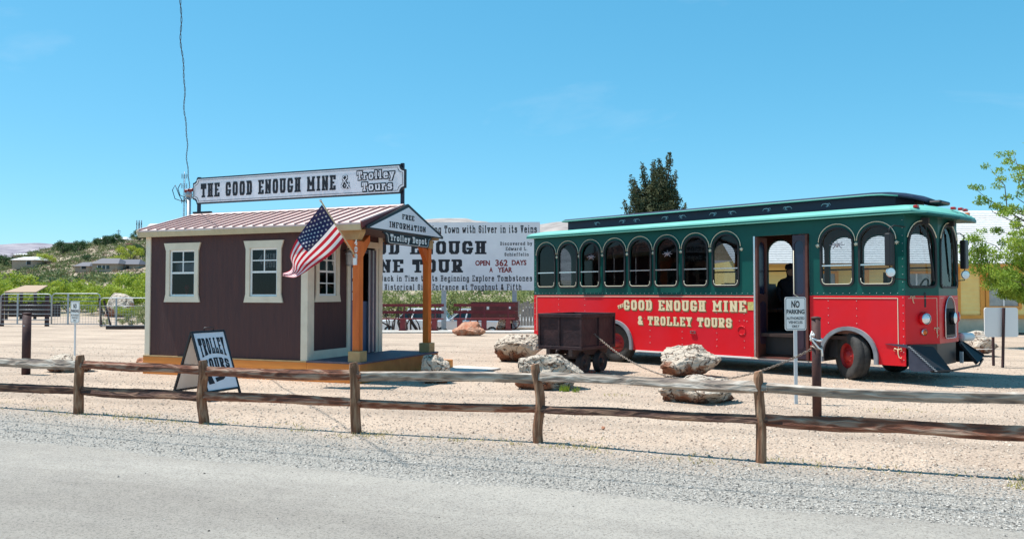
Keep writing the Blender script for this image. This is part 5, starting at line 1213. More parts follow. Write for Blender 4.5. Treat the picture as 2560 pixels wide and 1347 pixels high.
# parked car
def car(px, d, rz, label, mname):
    x, y = G(px, d); t = thing('parked_car', label, 'car', (x, y, low_ground(x, y)), rz, 'cars parked behind the benches')
    prof = [(-2.2,.35),(-2.25,.75),(-2.15,.95),(-1.9,1.02),(-1.55,1.55),(-1.3,1.62),(.1,1.62),(.45,1.56),(1.05,1.08),(1.9,.98),(2.2,.85),(2.25,.40),(2.0,.30),(-2.0,.30)]
    def sh(p, k): return [(a, b) for a, b in p]
    mb = MB(); W_ = .88
    lower = [(-2.2,.35),(-2.25,.75),(-2.15,.98),(1.02,1.05),(1.9,.98),(2.2,.85),(2.25,.40),(2.0,.30),(-2.0,.30)]
    mb.prism(lower, lambda a, b, h: (a, -W_+h, b), 2*W_); bo = mb.build('body', M[mname], t, bevel=.06)
    cab0 = [(-2.05,1.0),(1.0,1.04)]; 
    vs = [(-2.08,-.84,.98),(1.02,-.84,1.04),(1.02,.84,1.04),(-2.08,.84,.98),(-1.65,-.70,1.60),(.28,-.70,1.60),(.28,.70,1.60),(-1.65,.70,1.60)]
    cb = MB().add(vs, [(0,3,2,1),(4,5,6,7),(0,1,5,4),(1,2,6,5),(2,3,7,6),(3,0,4,7)]).build('cabin', M['carglass'], t, bevel=.05)
    MB().box(-1.75,.36,-.72,.72,1.58,1.66).build('roof', M[mname], cb, bevel=.03)
    for sgn in (-1, 1):
        for a, b in (((-2.06,.985),(-1.64,1.6)),((-.85,1.0),(-.8,1.6)),((.1,1.03),(-.05,1.6)),((1.0,1.05),(.28,1.6))):
            MB().bar((a[0], sgn*.85, a[1]), (b[0], sgn*.71, b[1]), .07, .05).build('pillar', M[mname], cb)
        for xx in (-1.4, 1.4):
            w = MB().lathe([(0,.10),(.2,.10),(.32,.09),(.34,.05),(.34,-.1),(0,-.1)], (xx, sgn*.80, .34), (0,sgn,0), 24).build('wheel', M['tyre'], t)
            MB().lathe([(0,.115),(.12,.11),(.20,.102)], (xx, sgn*.80, .34), (0,sgn,0), 20).build('hubcap', M['chrome'], w)
        MB().box(2.12,2.26,min(sgn*.5,sgn*.82),max(sgn*.5,sgn*.82),.68,.82).build('headlight', M['lens'], t, bevel=.02)
        MB().box(.75,.9,min(sgn*.88,sgn*1.02),max(sgn*.88,sgn*1.02),1.02,1.16).build('mirror', M[mname], t, bevel=.03)
    return t
car(1165, 46, R(188), 'silver car parked behind the red benches under the billboard', 'silver')
car(1040, 47.5, R(176), 'white car parked behind the mesquite stems, left of the silver one', 'carwhite')
car(1342, 52, R(250), 'white vehicle glimpsed between the billboard and the rear of the trolley', 'carwhite')
o = MB().box(-9, -3.5, 51.5, 51.7, -1, -.2).build('low_wall', M['concrete']); tag(o, 'low pale block wall seen through the left bench', 'wall')

# ---------------------------------------------------------------- vegetation
def leaf_cloud(clusters, n, s0, s1, seed, droop=0, flat=1.0):
    rng = np.random.default_rng(seed); C = np.array([c[:3] for c in clusters]); Rr = np.array([c[3] for c in clusters])
    w = Rr**2; idx = rng.choice(len(C), n, p=w/w.sum())
    d = rng.normal(0, 1, (n,3)); d /= np.linalg.norm(d, axis=1)[:,None]
    rad = rng.random(n)**.45
    p = C[idx] + d*(rad*Rr[idx])[:,None]*np.array([1,1,flat])
    a = rng.normal(0,1,(n,3)); a /= np.linalg.norm(a,axis=1)[:,None]; a[:,2] -= droop; b = np.cross(a, rng.normal(0,1,(n,3))); b /= np.linalg.norm(b,axis=1)[:,None]
    s = rng.uniform(s0,s1,n)[:,None]
    q = np.stack([p-a*s, p+b*s*.45, p+a*s, p-b*s*.45], 1).reshape(-1,3)
    f = np.arange(n*4).reshape(n,4)
    return q, f
def leaf_mesh(name, q, f, m):
    me = bpy.data.meshes.new(name); me.vertices.add(len(q)); me.vertices.foreach_set('co', q.ravel().astype(np.float32))
    me.loops.add(f.size); me.loops.foreach_set('vertex_index', f.ravel().astype(np.int32)); me.polygons.add(len(f))
    me.polygons.foreach_set('loop_start', (np.arange(len(f))*4).astype(np.int32)); me.update(calc_edges=True); me.validate(); me.materials.append(m)
    return me
def limbs(mb, base, tips, r0, seed, kink=.15):
    rnd = random.Random(seed)
    for t in tips:
        b = Vector(base); t = Vector(t); L = (t-b).length; pts = [b]
        for k in (1,2,3,4):
            p = b.lerp(t, k/4); 
            if k < 4: p += Vector((rnd.gauss(0,kink), rnd.gauss(0,kink), abs(rnd.gauss(0,kink))*.7))*L*.25
            pts.append(p)
        mb.tube(pts, [r0, r0*.75, r0*.5, r0*.3, r0*.08], 6)
def bush_proto(seed, m, n=1700, h=2.4, w=1.6, leaf=(.05,.10), ncl=26, name='crown'):
    r_ = random.Random(seed); cl = []
    for k in range(ncl):
        a = r_.random()*6.28; rr = w*math.sqrt(r_.random())*.85; z = h*(.22+.66*r_.random()*(1-.45*(rr/w)**2)); cl.append((rr*math.cos(a), rr*math.sin(a), z, r_.uniform(.22,.46)*h/2.4))
    q, f = leaf_cloud(cl, n, *leaf, seed); me = leaf_mesh(name, q, f, m)
    mb = MB(); limbs(mb, (0,0,-.05), [c[:3] for c in cl[:9]], .05*h/2.4, seed)
    return me, mb, cl
def bush(px, d, k, label, proto, group, cat='bush', rz=0, sq=1, name='mesquite_bush', z=0):
    x, y = G(px, d); t = thing(name, label, cat, (x, y, z), rz, group)
    c = link('crown', proto[0], t); s_ = link('stem', proto[1], t); t.scale = (k, k, k*sq)
    return t
def mkproto(*a, **k):
    me, mb, cl = bush_proto(*a, **k); s_ = mb.build('stem', M['bark']); me2 = s_.data; bpy.data.objects.remove(s_); return me, me2
pb = [mkproto(101, M['leafbush'], 3600, leaf=(.045,.10)), mkproto(102, M['leafbush'], 3600, leaf=(.045,.10)), mkproto(103, M['leafdeep'], 3000, leaf=(.05,.11))]
ph_ = [mkproto(111, M['leafhedge'], 3000, 2.0, 1.5, (.035,.07)), mkproto(112, M['leafhedge'], 3000, 2.2, 1.3, (.035,.07))]
py_ = mkproto(121, M['leafyellow'], 2400, leaf=(.05,.10)); pd_ = mkproto(131, M['leafdull'], 1600, 1.4, 1.3, (.05,.11))
spec = [(30,62,1.9,0,'bright green bush at the far left, behind the corral'),(-20,55,1.9,1,'bright green bush cut by the left edge of the picture'),(110,70,1.7,1,'bright green bush above the tan shed roof'),(175,58,1.55,0,'rounded bright bush just right of the tan shed'),
 (235,66,1.9,1,'tall bright bush behind the middle of the steel gate'),(262,55,1.25,0,'lower bright bush left of the big pale rock'),(300,70,2.0,0,'wide bright bush behind the big pale rock'),(345,60,1.7,1,'bright bush right of the big pale rock, next to the hut'),(395,64,2.0,0,'bright green bush partly hidden by the left corner of the hut'),
 (318,49,.62,1,'small yellow-green bush in front of the big pale rock'),(140,80,1.6,0,'bright green bush on the slope left of centre of the gate'),(60,82,1.6,1,'bright green bush high above the corral'),(205,84,1.7,0,'bright bush higher up the slope behind the gate'),(275,86,1.7,1,'bright bush below the dark-roofed house'),(350,88,1.8,0,'bright bush below the right end of the dark-roofed house')]
for i, (px, d, k, p, lab) in enumerate(spec): bush(px, d, k*.80, lab, pb[p], 'green mesquite bushes beyond the gate', rz=i*1.3, sq=.9)
for i, (px, d, k) in enumerate(((328,36.5,.42),(372,35,.55),(262,37.5,.22))):
    bush(px, d, k, ['low olive shrub against the wire panel, left of the hut','leafy shrub at the very corner of the hut','tiny weed tuft at the foot of the gate post'][i], ph_[i % 2], 'low shrubs along the wire fence', name='shrub', rz=i)
hl_ = ['olive mesquite seen left of the porch post, behind the first bench','olive mesquite with bare dark stems between the porch posts','olive mesquite just right of the far porch post','olive bush beneath the middle of the billboard','olive bush above the silver car','olive bush above the maroon wagon','olive bush at the right-hand billboard post','olive bush beside the rear of the trolley']
for i, px in enumerate((950,1000,1055,1105,1160,1215,1265,1325)):
    bush(px, 54+1.3*(i % 3), 1.62+.1*(i % 2), hl_[i], ph_[i % 2], 'olive bushes in a row behind the benches', rz=i*.9, sq=.88, z=-1)
mb = MB()
for i in range(5):
    x, y = G(975+i*27, 43.5); limbs(mb, (x,y,-1), [(x+random.uniform(-1.1,1.1), y+random.uniform(-.4,.4), random.uniform(.6,1.4)) for _ in range(5)], .07, i, .3)
tag(mb.build('bare_stems', mat('dark_stems', (.03,.02,.018), .9)), 'tangle of bare dark mesquite stems behind the left bench', 'stems')
# juniper behind the trolley
JX, JD = G(1650, 46)[0], 46
jt = thing('juniper_tree', 'tall dark ragged juniper with many spiky tops rising behind the trolley roof', 'tree', (JX, JD, 0))
tips = [(1608,404),(1652,392),(1672,382),(1588,442),(1573,448),(1627,412),(1692,428),(1700,486),(1640,398),(1578,505),(1718,507),(1600,470),(1660,420),(1560,500)]
cl = []; rj = random.Random(5); mb = MB(); mb.tube([(0,0,-.1),(.05,0,2),(0,.1,5),(.1,0,8)], [.28,.22,.15,.05], 10)
for px, py in tips:
    tx, tz = (px-1650)/2000*46, Z(py, 46); by = rj.uniform(-.8,.8); b = Vector((tx*.65, by*.3, max(1.5, tz-2.6))); t = Vector((tx, by, tz))
    limbs(mb, b, [t], .07, px)
    n = 16
    for k in range(n):
        f = k/(n-1); p = b.lerp(t, f); cl.append((p.x+rj.gauss(0,.15)*(1-f), p.y+rj.gauss(0,.2)*(1-f), p.z+rj.gauss(0,.05), .10+.40*(1-f)**.8))
for k in range(190):
    a = rj.random()*6.28; z = rj.uniform(3.8,7.6); rr = rj.uniform(.2,1.9)*(1-.10*(z-3.8)); cl.append((rr*math.cos(a), rr*math.sin(a)*.7, z, rj.uniform(.12,.30)))
q, f = leaf_cloud(cl, 34000, .04, .10, 9, flat=1.2); link('crown', leaf_mesh('crown', q, f, M['leafdark']), jt); mb.build('trunk', M['bark'], jt)
for px, py, lab in ((1553,516,'small juniper tip just left of the tall juniper'),(1745,518,'small juniper tip just right of the tall juniper')):
    d = 58; t = thing('juniper_tree', lab, 'tree', (*G(px, d), 0)); zt_ = Z(py, d); cl = [(rj.gauss(0,.25)*(1-k/14), rj.gauss(0,.25)*(1-k/14), zt_*k/14*.99, .05+.75*(1-k/14)) for k in range(15)]
    q, f = leaf_cloud(cl, 2200, .05, .13, px); link('crown', leaf_mesh('crown', q, f, M['leafdark']), t); MB().tube([(0,0,0),(0,0,zt_*.9)], [.2,.03], 8).build('trunk', M['bark'], t)
# feathery tree at the right edge
mt = thing('mesquite_tree', 'feathery pale green tree at the right edge in front of the yellow house', 'tree', (*G(2662, 22), 0))
mb = MB(); mb.tube([(0,0,-.05),(-.1,0,.8),(.05,0,1.7),(0,0,2.6)], [.13,.11,.09,.06], 10); rm_ = random.Random(8); cl = []
tw = []
mtips = [(2455,392),(2480,410),(2520,375),(2555,355),(2465,450),(2440,520),(2420,590),(2425,620),(2415,650),(2440,690),(2490,700),(2530,715),(2560,700),(2500,640),(2470,610),(2510,560),(2545,600),(2550,500),(2500,480),(2600,420),(2650,380),(2700,470),(2740,600),(2600,640),(2680,690),(2560,440),(2535,545),(2460,665),(2515,735),(2580,560)]
for px, py in mtips:
    y_ = rm_.uniform(-1.1,1.1); t = Vector(((px-2640)/2000*22, y_, Z(py, 22))); b = Vector((0, 0, max(.9, min(2.5, t.z-1.6))))
    limbs(mb, b, [t], .035, px, .25)
    for k in range(9):
        f = .38+.62*k/8; p = b.lerp(t, f) + Vector((rm_.gauss(0,.10), rm_.gauss(0,.12), rm_.gauss(0,.08)-.05*(1-f)))
        low = 1 if t.z < 3.3 else .62
        cl.append((*p, (.11+.19*(1-abs(f-.8)))*low))
q, f = leaf_cloud(cl, 40000, .018, .048, 12, droop=.45, flat=.6); link('crown', leaf_mesh('crown', q, f, M['leafmesq']), mt); mb.build('trunk', M['bark'], mt)
# weeds
def tufts(name, spots, m, label, h=.07, n=26):
    mb = MB(); r_ = random.Random(4)
    for x, y, rad, k in spots:
        for _ in range(int(n*k)):
            a = r_.random()*6.28; rr = rad*math.sqrt(r_.random()); px, py = x+rr*math.cos(a), y+rr*math.sin(a)*.5; hh = h*r_.uniform(.35,1); b = r_.random()*6.28
            dx, dy = math.cos(b)*.006, math.sin(b)*.006
            mb.add([(px-dx,py-dy,0),(px+dx,py+dy,0),(px+r_.gauss(0,.02),py+r_.gauss(0,.02),hh)], [(0,1,2)])
    return tag(mb.build(name, m, fix=False), label, 'weeds', kind='stuff')
sp_ = []
for i in range(60):
    t = random.random(); j = random.randrange(6); a, b = posts[j], posts[j+1]; x = a[0]+(b[0]-a[0])*t; y = a[1]+(b[1]-a[1])*t
    sp_.append((x+random.gauss(0,.1), y+random.gauss(0,.16)-.05, random.uniform(.08,.3), random.uniform(.3,1.4)))
sp_ += [(4.1,6.25,.25,8),(4.3,6.5,.3,8),(4.2,6.05,.2,4),(.75,7.85,.22,5),(.45,7.9,.2,3),(-1.5,8.55,.2,3),(-5.0,9.9,.4,3),(-4.6,9.75,.3,3),(1.55,11.9,.25,2),(4.9,10.3,.4,3),(5.2,9.0,.3,2),(-6.3,16,.5,5)]
tufts('dry_weeds', sp_, M['grass'], 'thin yellow-green weeds along the foot of the rail fence', .042, 16)
tufts('green_weed', [(.80,12.38,.08,3),(.98,12.3,.05,1),(-7.3,16.2,.3,5)], M['leafbush'], 'small grey-green weeds growing against the boulder and hut', .13, 34)

# ---------------------------------------------------------------- steel gate, wire panels, corral
def gate(px0, px1, d, z0, z1, rails, label, mesh=True):
    x0, x1 = G(px0, d)[0], G(px1, d)[0]; t = thing('steel_gate', label, 'gate', ((x0+x1)/2, d, 0), 0, 'tubular steel gates across the yard entrance'); hw = (x1-x0)/2; r = .16
    pts = [(-hw,0,z0)] + [(-hw+r-r*math.cos(a), 0, z1-r+r*math.sin(a)) for a in np.linspace(0, math.pi/2, 6)] + [(hw-r+r*math.sin(a), 0, z1-r+r*math.cos(a)) for a in np.linspace(0, math.pi/2, 6)] + [(hw,0,z0),(-hw,0,z0)]
    MB().tube(pts, .021, 8).build('frame', M['steel'], t)
    for z in rails: MB().tube([(-hw,0,z),(hw,0,z)], .015, 6).build('gate_rail', M['steel'], t)
    for x in (-hw*.33, hw*.33)[:1 if hw < 1.6 else 2]: MB().box(x-.03,x+.03,-.02,.02,z0,z1).build('upright', M['steel'], t)
    if mesh:
        mb = MB(); x = -hw
        while x < hw: mb.bar((x,.02,z0),(x,.02,min(rails)),.008,.008); x += .13
        z = z0
        while z < min(rails): mb.bar((-hw,.02,z),(hw,.02,z),.008,.008); z += .13
        mb.build('wire_mesh', M['steel'], t)['kind'] = 'stuff'
    return t
gate(2, 128, 37, .12, 1.50, [1.36,1.18,.98,.78,.58,.32], 'left-hand half of the tubular steel gate, in front of the corral', False)
gate(130, 250, 37.2, .1, 1.52, [1.34,1.17,.98], 'middle tubular steel gate with wire mesh, behind the small NO PARKING sign')
gate(250, 372, 36.2, .08, 1.32, [.96], 'right-hand steel panel with wire mesh next to the hut')
for i, (px, d) in enumerate(((5,37.3),(118,37.3))):
    x, y = G(px, d); tag(MB().box(x-.07,x+.07,y-.07,y+.07,0,1.45).build('gate_post', M['darkpost']), ['dark post at the outer end of the left gate','dark post between the left and middle gates'][i], 'post', 'posts of the steel gate')
x, y = G(254, 36.7); tag(MB().bar((x,y,0),(x-.1,y,1.3),.07,.07).bar((x+.55,y-.2,0),(x+.1,y,1.2),.06,.06).build('gate_brace', M['darkpost']), 'dark leaning brace where the middle and right gates meet', 'post')
cor = thing('corral_shed', 'open timber corral shed with a tan roof at the far left', 'shed', (*G(72, 47), 0), 0)
MB().add([(-.85,-1,1.62),(1.0,-1,1.62),(.75,.6,2.02),(-.6,.6,2.02),(-.85,-1,1.57),(1.0,-1,1.57),(.75,.6,1.97),(-.6,.6,1.97)], [(0,1,2,3),(7,6,5,4),(0,4,5,1),(1,5,6,2),(2,6,7,3),(3,7,4,0)]).build('roof', mat('dull_tan_roof', (.36,.25,.17), .8), cor)
for xx in (-.75,.1,.9): MB().box(xx-.06,xx+.06,-.95,-.83,0,1.6).build('shed_post', M['darkrust'], cor)
cw_ = thing('corral_wall', 'dark brown plank corral wall below the tan shed roof', 'wall', (*G(85, 44), 0), 0)
for k in range(11): MB().box(-1.4+k*.26, -1.16+k*.26, 0, .06, .25, 1.02+.05*math.sin(k*1.9)).build('plank', M['darkrust'], cw_)
o = MB().bar((*G(1,50),0), (*G(1,50),1.4), .05,.05).build('fence_post', M['darkrust']); tag(o, 'thin dark post at the left picture edge beyond the gate', 'post')
# railway sleeper kerb on the ground by the right gate panel
o = MB().bar((*G(268,34.2),.07), (*G(375,34.0),.09), .16,.14).build('sleeper', M['darkrust']); tag(o, 'dark timber sleeper lying in front of the right gate panel', 'sleeper')

# ---------------------------------------------------------------- hillside, far mountain
from mathutils import noise as mn
def hill_h(x, y):
    c = x/max(y, 1)
    pts = [(-1.6,.25),(-1.0,.35),(-.64,.62),(-.57,.86),(-.50,.98),(-.455,1.06),(-.36,1.1),(-.2,.75),(-.06,.42),(.06,.3),(.3,0)]
    if c <= pts[0][0]: g = pts[0][1]
    elif c >= pts[-1][0]: g = 0
    else:
        for (a, p), (b, q) in zip(pts, pts[1:]):
            if a <= c <= b: g = p + (q-p)*(c-a)/(b-a); break
    ys = [(52,0),(90,1.1),(170,4.0),(230,7.9),(330,17.3),(400,25.5),(460,31.5),(500,36),(600,34),(780,0)]
    if y <= 52 or y >= 780: return -.3
    for (a, p), (b, q) in zip(ys, ys[1:]):
        if a <= y <= b: h = p + (q-p)*(y-a)/(b-a); break
    return g*h + (mn.noise(Vector((x*.05, y*.05, 0)))*1.3 + mn.noise(Vector((x*.2, y*.2, 3)))*.4)*min(1, (y-52)/60) - .3*(1-min(1, g*4))
vs = []; nx, ny = 150, 90
for j in range(ny):
    y = 50 + 735*(j/(ny-1))**1.35
    for i in range(nx): x = (-1.7 + 2.05*i/(nx-1))*y; vs.append((x, y, hill_h(x, y)))
mh = mat('dry_hillside', (.20,.14,.10), .95, (.36,.30,.20), .12, 8, contrast=(.4,.62))
o = MB().add(vs, [(j*nx+i, j*nx+i+1, (j+1)*nx+i+1, (j+1)*nx+i) for j in range(ny-1) for i in range(nx-1)]).build('hillside', mh, fix=False); tag(o, kind='structure')
for p in o.data.polygons: p.use_smooth = True
# scrub on the hillside
rng = np.random.default_rng(5); Q = []; F = []; off = 0; cl = []
for k in range(3300):
    y = 75 + 430*rng.random()**.8; c = rng.uniform(-.74, .06) if rng.random() < .4 else rng.uniform(-.66,-.42); x = c*y; h = hill_h(x, y)
    if 195 < y < 236 and -.56 < c < -.455: continue
    s = rng.uniform(.6, 1.9)*(1 + .5*(rng.random() < .12))
    cl.append((x, y, h+s*.35, s))
q, f = leaf_cloud(cl, 110000, .14, .42, 77, flat=.6); o = bpy.data.objects.new('desert_scrub', leaf_mesh('desert_scrub', q, f, M['leafdull'])); COL.objects.link(o)
tag(o, 'dull green desert scrub dotted over the hillside', 'scrub', kind='stuff')
cl = []
for k in range(1500):
    y = 75 + 430*rng.random()**.8; c = rng.uniform(-.72, -.40); x = c*y; s = rng.uniform(.5, 1.5); cl.append((x, y, hill_h(x, y)+s*.25, s))
q, f = leaf_cloud(cl, 36000, .14, .40, 78, flat=.5); o = bpy.data.objects.new('dry_brush', leaf_mesh('dry_brush', q, f, mat('dry_brush_twigs', (.22,.13,.09), .9, (.40,.31,.20), .05, 5))); COL.objects.link(o)
tag(o, 'brown dry brush between the green scrub on the hillside', 'scrub', kind='stuff')
def hz(px, d): x, y = G(px, d); return hill_h(x, y)
for i, (px, d, k, p, lab) in enumerate(((112,307,2.63,py_,'yellow-flowering palo verde on the slope at left, right of the white-roofed barn'),(325,276,3.26,py_,'large yellow-flowering palo verde above the dark-roofed house'),(292,262,2.33,py_,'smaller yellow-green palo verde left of the big one'),
  (16,358,3.41,pb[2],'dark round tree left of the white-roofed barn'),(155,389,4.03,pb[2],'dark green tree left on the ridge slope'),(190,379,3.41,pb[2],'dark green tree in mid slope'),(258,420,3.72,pb[2],'dark green bushy tree below the long pale house'),(285,420,4.03,pb[2],'dark green bushy tree below the right end of the long pale house'),
  (222,307,2.02,pb[2],'dark shrub in the middle of the slope'),(352,307,3.10,pb[2],'dark green shrub on the slope beside the hut wall'),(345,440,3.72,pb[2],'green scrub tree on the skyline next to the hut roof'),(372,446,3.88,pb[2],'green scrub tree on the skyline just behind the hut roof'))):
    bush(px, d, k, lab, p, 'trees on the hillside', 'tree', rz=i*1.1, sq=.8, name='hillside_tree', z=hz(px, d)-.2)
def house(px0, px1, d, pyb, hw_, hr, depth, wallm, roofm, label, wins=(), rz=0):
    x0, x1 = G(px0, d)[0], G(px1, d)[0]; zb_ = Z(pyb, d); t = thing('house', label, 'house', ((x0+x1)/2, d, zb_), rz, 'houses on the hillside'); h = (x1-x0)/2
    MB().box(-h, h, 0, depth, -2.5, hw_).build('wall', wallm, t)
    mb = MB(); e = .5
    mb.add([(-h-e,-e,hw_-.1),(h+e,-e,hw_-.1),(h+e,depth+e,hw_-.1),(-h-e,depth+e,hw_-.1),(-h+hr*.6,depth/2,hw_+hr),(h-hr*.6,depth/2,hw_+hr)], [(0,1,5,4),(1,2,5),(2,3,4,5),(3,0,4),(0,3,2,1)]); mb.build('roof', roofm, t)
    for a, b, z0, z1, mm in wins:
        w = MB().box(-h+a, -h+b, -.08, -.01, z0, z1).build('window', M['carglass'] if mm == 'g' else M['black'], t)
        MB().box(-h+a-.12, -h+a, -.1, -.0, z0-.1, z1+.1).build('frame', M['white'], w)
    return t
mw_ = mat('adobe_wall', (.36,.27,.20), .9, (.42,.32,.24), 1); mg_ = mat('grey_shingle_far', (.13,.125,.14), .8); mwr = mat('white_metal_roof', (.80,.79,.78), .5); mp_ = mat('pink_adobe', (.42,.20,.17), .9); ms_ = mat('slate_roof', (.10,.10,.12), .8)
house(229, 292, 228, 675, 1.9, 1.6, 7, mw_, mg_, 'left wing of the dark-roofed house on the slope', [(1.6,2.6,.3,1.3,'g'),(2.9,3.7,.3,1.3,'g'),(4.0,4.9,.3,1.3,'g')])
house(282, 343, 232, 675, 1.75, 1.5, 7, mw_, ms_, 'right wing of the dark-roofed house, with a lower porch end', [(1.6,3.2,.2,1.2,'g'),(3.5,4.6,.2,1.2,'g')])
house(186, 220, 236, 672, .9, 1.2, 6, mw_, mg_, 'small gabled outbuilding left of the dark-roofed house', [(1.9,3.2,.0,.8,'b')])
house(240, 306, 455, 604, 1.5, 1.6, 14, mw_, mwr, 'long pale-roofed house on the skyline', [(9,10.5,.2,1.1,'b')])
house(312, 352, 395, 620, 2.3, .4, 9, mp_, mp_, 'pink flat-topped adobe house on the slope beside the hut', [(1.9,2.8,.5,1.6,'b'),(4.2,4.9,.5,1.6,'b')])
house(351, 384, 400, 619, 2.3, .4, 7, mp_, mwr, 'white-fronted annex right of the pink adobe house', [(1.2,4.4,0,1.5,'b')])
house(28, 80, 300, 656, 1.1, 1.2, 12, mw_, mwr, 'low white-roofed barn on the far left slope', [(5.5,7,-.8,.5,'b')])
house(30, 56, 470, 640, .8, .9, 10, mw_, mwr, 'tiny pale house far away at the left skyline', [])
house(148, 172, 440, 611, .7, .6, 8, mw_, ms_, 'small dark-roofed hut on the ridge left of the skyline house', [])
def mast_(px, py, d, label, kind):
    z0 = hz(px, d)-.5; zt2 = Z(py, d); t = thing('utility_pole' if kind == 'pole' else 'radio_mast', label, 'utility pole' if kind == 'pole' else 'radio mast', (*G(px, d), 0)); r = d/2000
    MB().tube([(0,0,z0),(0,0,zt2)], [r*.9, r*.6], 6).build('pole', M['darkrust'] if kind == 'pole' else M['steel'], t)
    if kind == 'pole':
        for dz in (1.0, 2.0): MB().bar((-3.2*r*1.6,0,zt2-dz*r*4), (3.2*r*1.6,0,zt2-dz*r*4), r*.9, r*.9).build('crossarm', M['darkrust'], t)
    else:
        mb = MB()
        H_ = zt2-z0
        for k in range(12): 
            z = z0+H_*k/12; w = r*2.2
            for sg in (-1,1): mb.bar((sg*w,0,z),(-sg*w,0,z+H_/12), r*.35, r*.35)
        for sg in (-1,1): mb.bar((sg*r*2.2,0,z0),(sg*r*2.2,0,zt2-r*6), r*.5, r*.5)
        mb.build('lattice', M['steel'], t)
        for zz in (.55, .78, .93):
            for a in (-1,0,1): MB().box(a*r*6-r*.8, a*r*6+r*.8, -r, r, z0+H_*zz-r*6, z0+H_*zz+r*6).build('antenna', M['steel'], t)
            MB().bar((-r*6,0,z0+H_*zz),(r*6,0,z0+H_*zz), r*.6, r*.6).build('antenna_arm', M['steel'], t)
mast_(294, 573, 450, 'wooden utility pole with two crossarms on the skyline behind the pale-roofed house', 'pole')
mast_(345, 553, 480, 'slim radio mast on the skyline left of the hut roof', 'mast')
mast_(457, 428, 480, 'tall lattice antenna tower rising behind the left end of the roof sign', 'mast')
mast_(28, 632, 310, 'short utility pole beside the white-roofed barn', 'pole')
tk = thing('water_tank', 'pale grey water tank on the skyline just above the left end of the hut roof', 'water tank', (*G(392, 500), 0))
MB().lathe([(6.0,30),(6.0,44.0),(4.6,45.2),(0,45.6)], (0,0,0), (0,0,1), 24).build('tank', M['concrete'], tk)
# far mountains
def ridge(name, pts, d, depth, m, seed, amp):
    vs = []; nx, ny = 420, 14; px0, px1 = pts[0][0], pts[-1][0]
    for j in range(ny):
        f = j/(ny-1)
        for i in range(nx):
            px = px0 + (px1-px0)*i/(nx-1)
            for (a, p), (b, q) in zip(pts, pts[1:]):
                if a <= px <= b: t_ = (px-a)/(b-a); t_ = t_*t_*(3-2*t_); py = p+(q-p)*t_; break
            x = (px-1280)/2000*d; y = d - depth*(1-f); zt2 = Z(py, d)
            z = zt2*(f**.75) + (mn.noise(Vector((x*.012, f*3, seed)))*amp + mn.noise(Vector((x*.05, f*9, seed)))*amp*.35)*math.sin(math.pi*min(1, f*.9+.1))
            vs.append((x, y, z - (3 if j == 0 else 0)))
    o = MB().add(vs, [(j*nx+i, j*nx+i+1, (j+1)*nx+i+1, (j+1)*nx+i) for j in range(ny-1) for i in range(nx-1)]).build(name, m, fix=False); tag(o, kind='structure')
    for p in o.data.polygons: p.use_smooth = True
mm = mat('purple_grey_mountain', (.17,.15,.185), .95, (.33,.30,.32), .055, 10, contrast=(.36,.66))
ridge('mountain', [(-700,650),(-200,640),(0,613),(45,608),(90,607),(140,610),(240,612),(380,640),(520,690),(700,734)], 950, 420, mm, 1, 12)
mm2 = mat('tan_grey_hills', (.20,.17,.16), .95, (.38,.34,.31), .06, 10, contrast=(.36,.66))
ridge('far_hill', [(500,734),(700,620),(900,560),(1040,549),(1110,545),(1160,545),(1195,552),(1270,562),(1340,561),(1400,554),(1440,552),(1560,560),(1700,590),(2000,640),(2500,734)], 800, 360, mm2, 2, 9)

# ---------------------------------------------------------------- yellow house on the right
yh = thing('yellow_house', 'yellow clapboard house with pale shingle roof behind the front of the trolley', 'house', (0, 0, 0))
HY = 30.0; hx0, hx1 = 8.6, 26.0
MB().box(hx0, hx1, HY, HY+7, .05, .62).build('foundation', mat('cream_foundation', (.62,.55,.42), .9, (.5,.44,.33), 3, bump=.3), yh)
wx = [(17.85, 18.95), (21.2, 22.3), (11.0, 12.1), (14.6, 15.7)]
z = .62; k = 0
cb = mat
while z < 2.68:
    x = hx0+.06; 
    segs = [(hx0+.06, hx1)]
    for a, b in wx:
        if z+.15 > .98 and z < 2.30:
            ns = []
            for s0, s1 in segs:
                if a > s0 and b < s1: ns += [(s0, a-.1), (b+.1, s1)]
                else: ns.append((s0, s1))
            segs = ns
    for s0, s1 in segs:
        MB().add([(s0,HY-.035,z),(s1,HY-.035,z),(s1,HY-.008,z+.155),(s0,HY-.008,z+.155),(s0,HY,z),(s1,HY,z),(s1,HY,z+.155),(s0,HY,z+.155)], [(0,1,2,3),(0,4,5,1),(1,5,6,2),(3,7,4,0)]).build('clapboard', M['yellow'], yh)
    z += .150
MB().box(hx0+.05, hx1, HY+.001, HY+6.9, .62, 2.8).build('wall', M['yellow'], yh)
for x in (16.72, 17.62, 13.3, 9.0, 23.5): MB().box(x-.08, x+.08, HY-.06, HY-.036, .62, 2.7).build('trim_board', M['orange'], yh)
MB().box(hx0, hx1, HY-.07, HY-.036, .58, .72).build('trim_board', M['orange'], yh)
MB().box(hx0, hx1, HY-.07, HY-.036, 2.52, 2.74).build('frieze_board', M['orange'], yh)
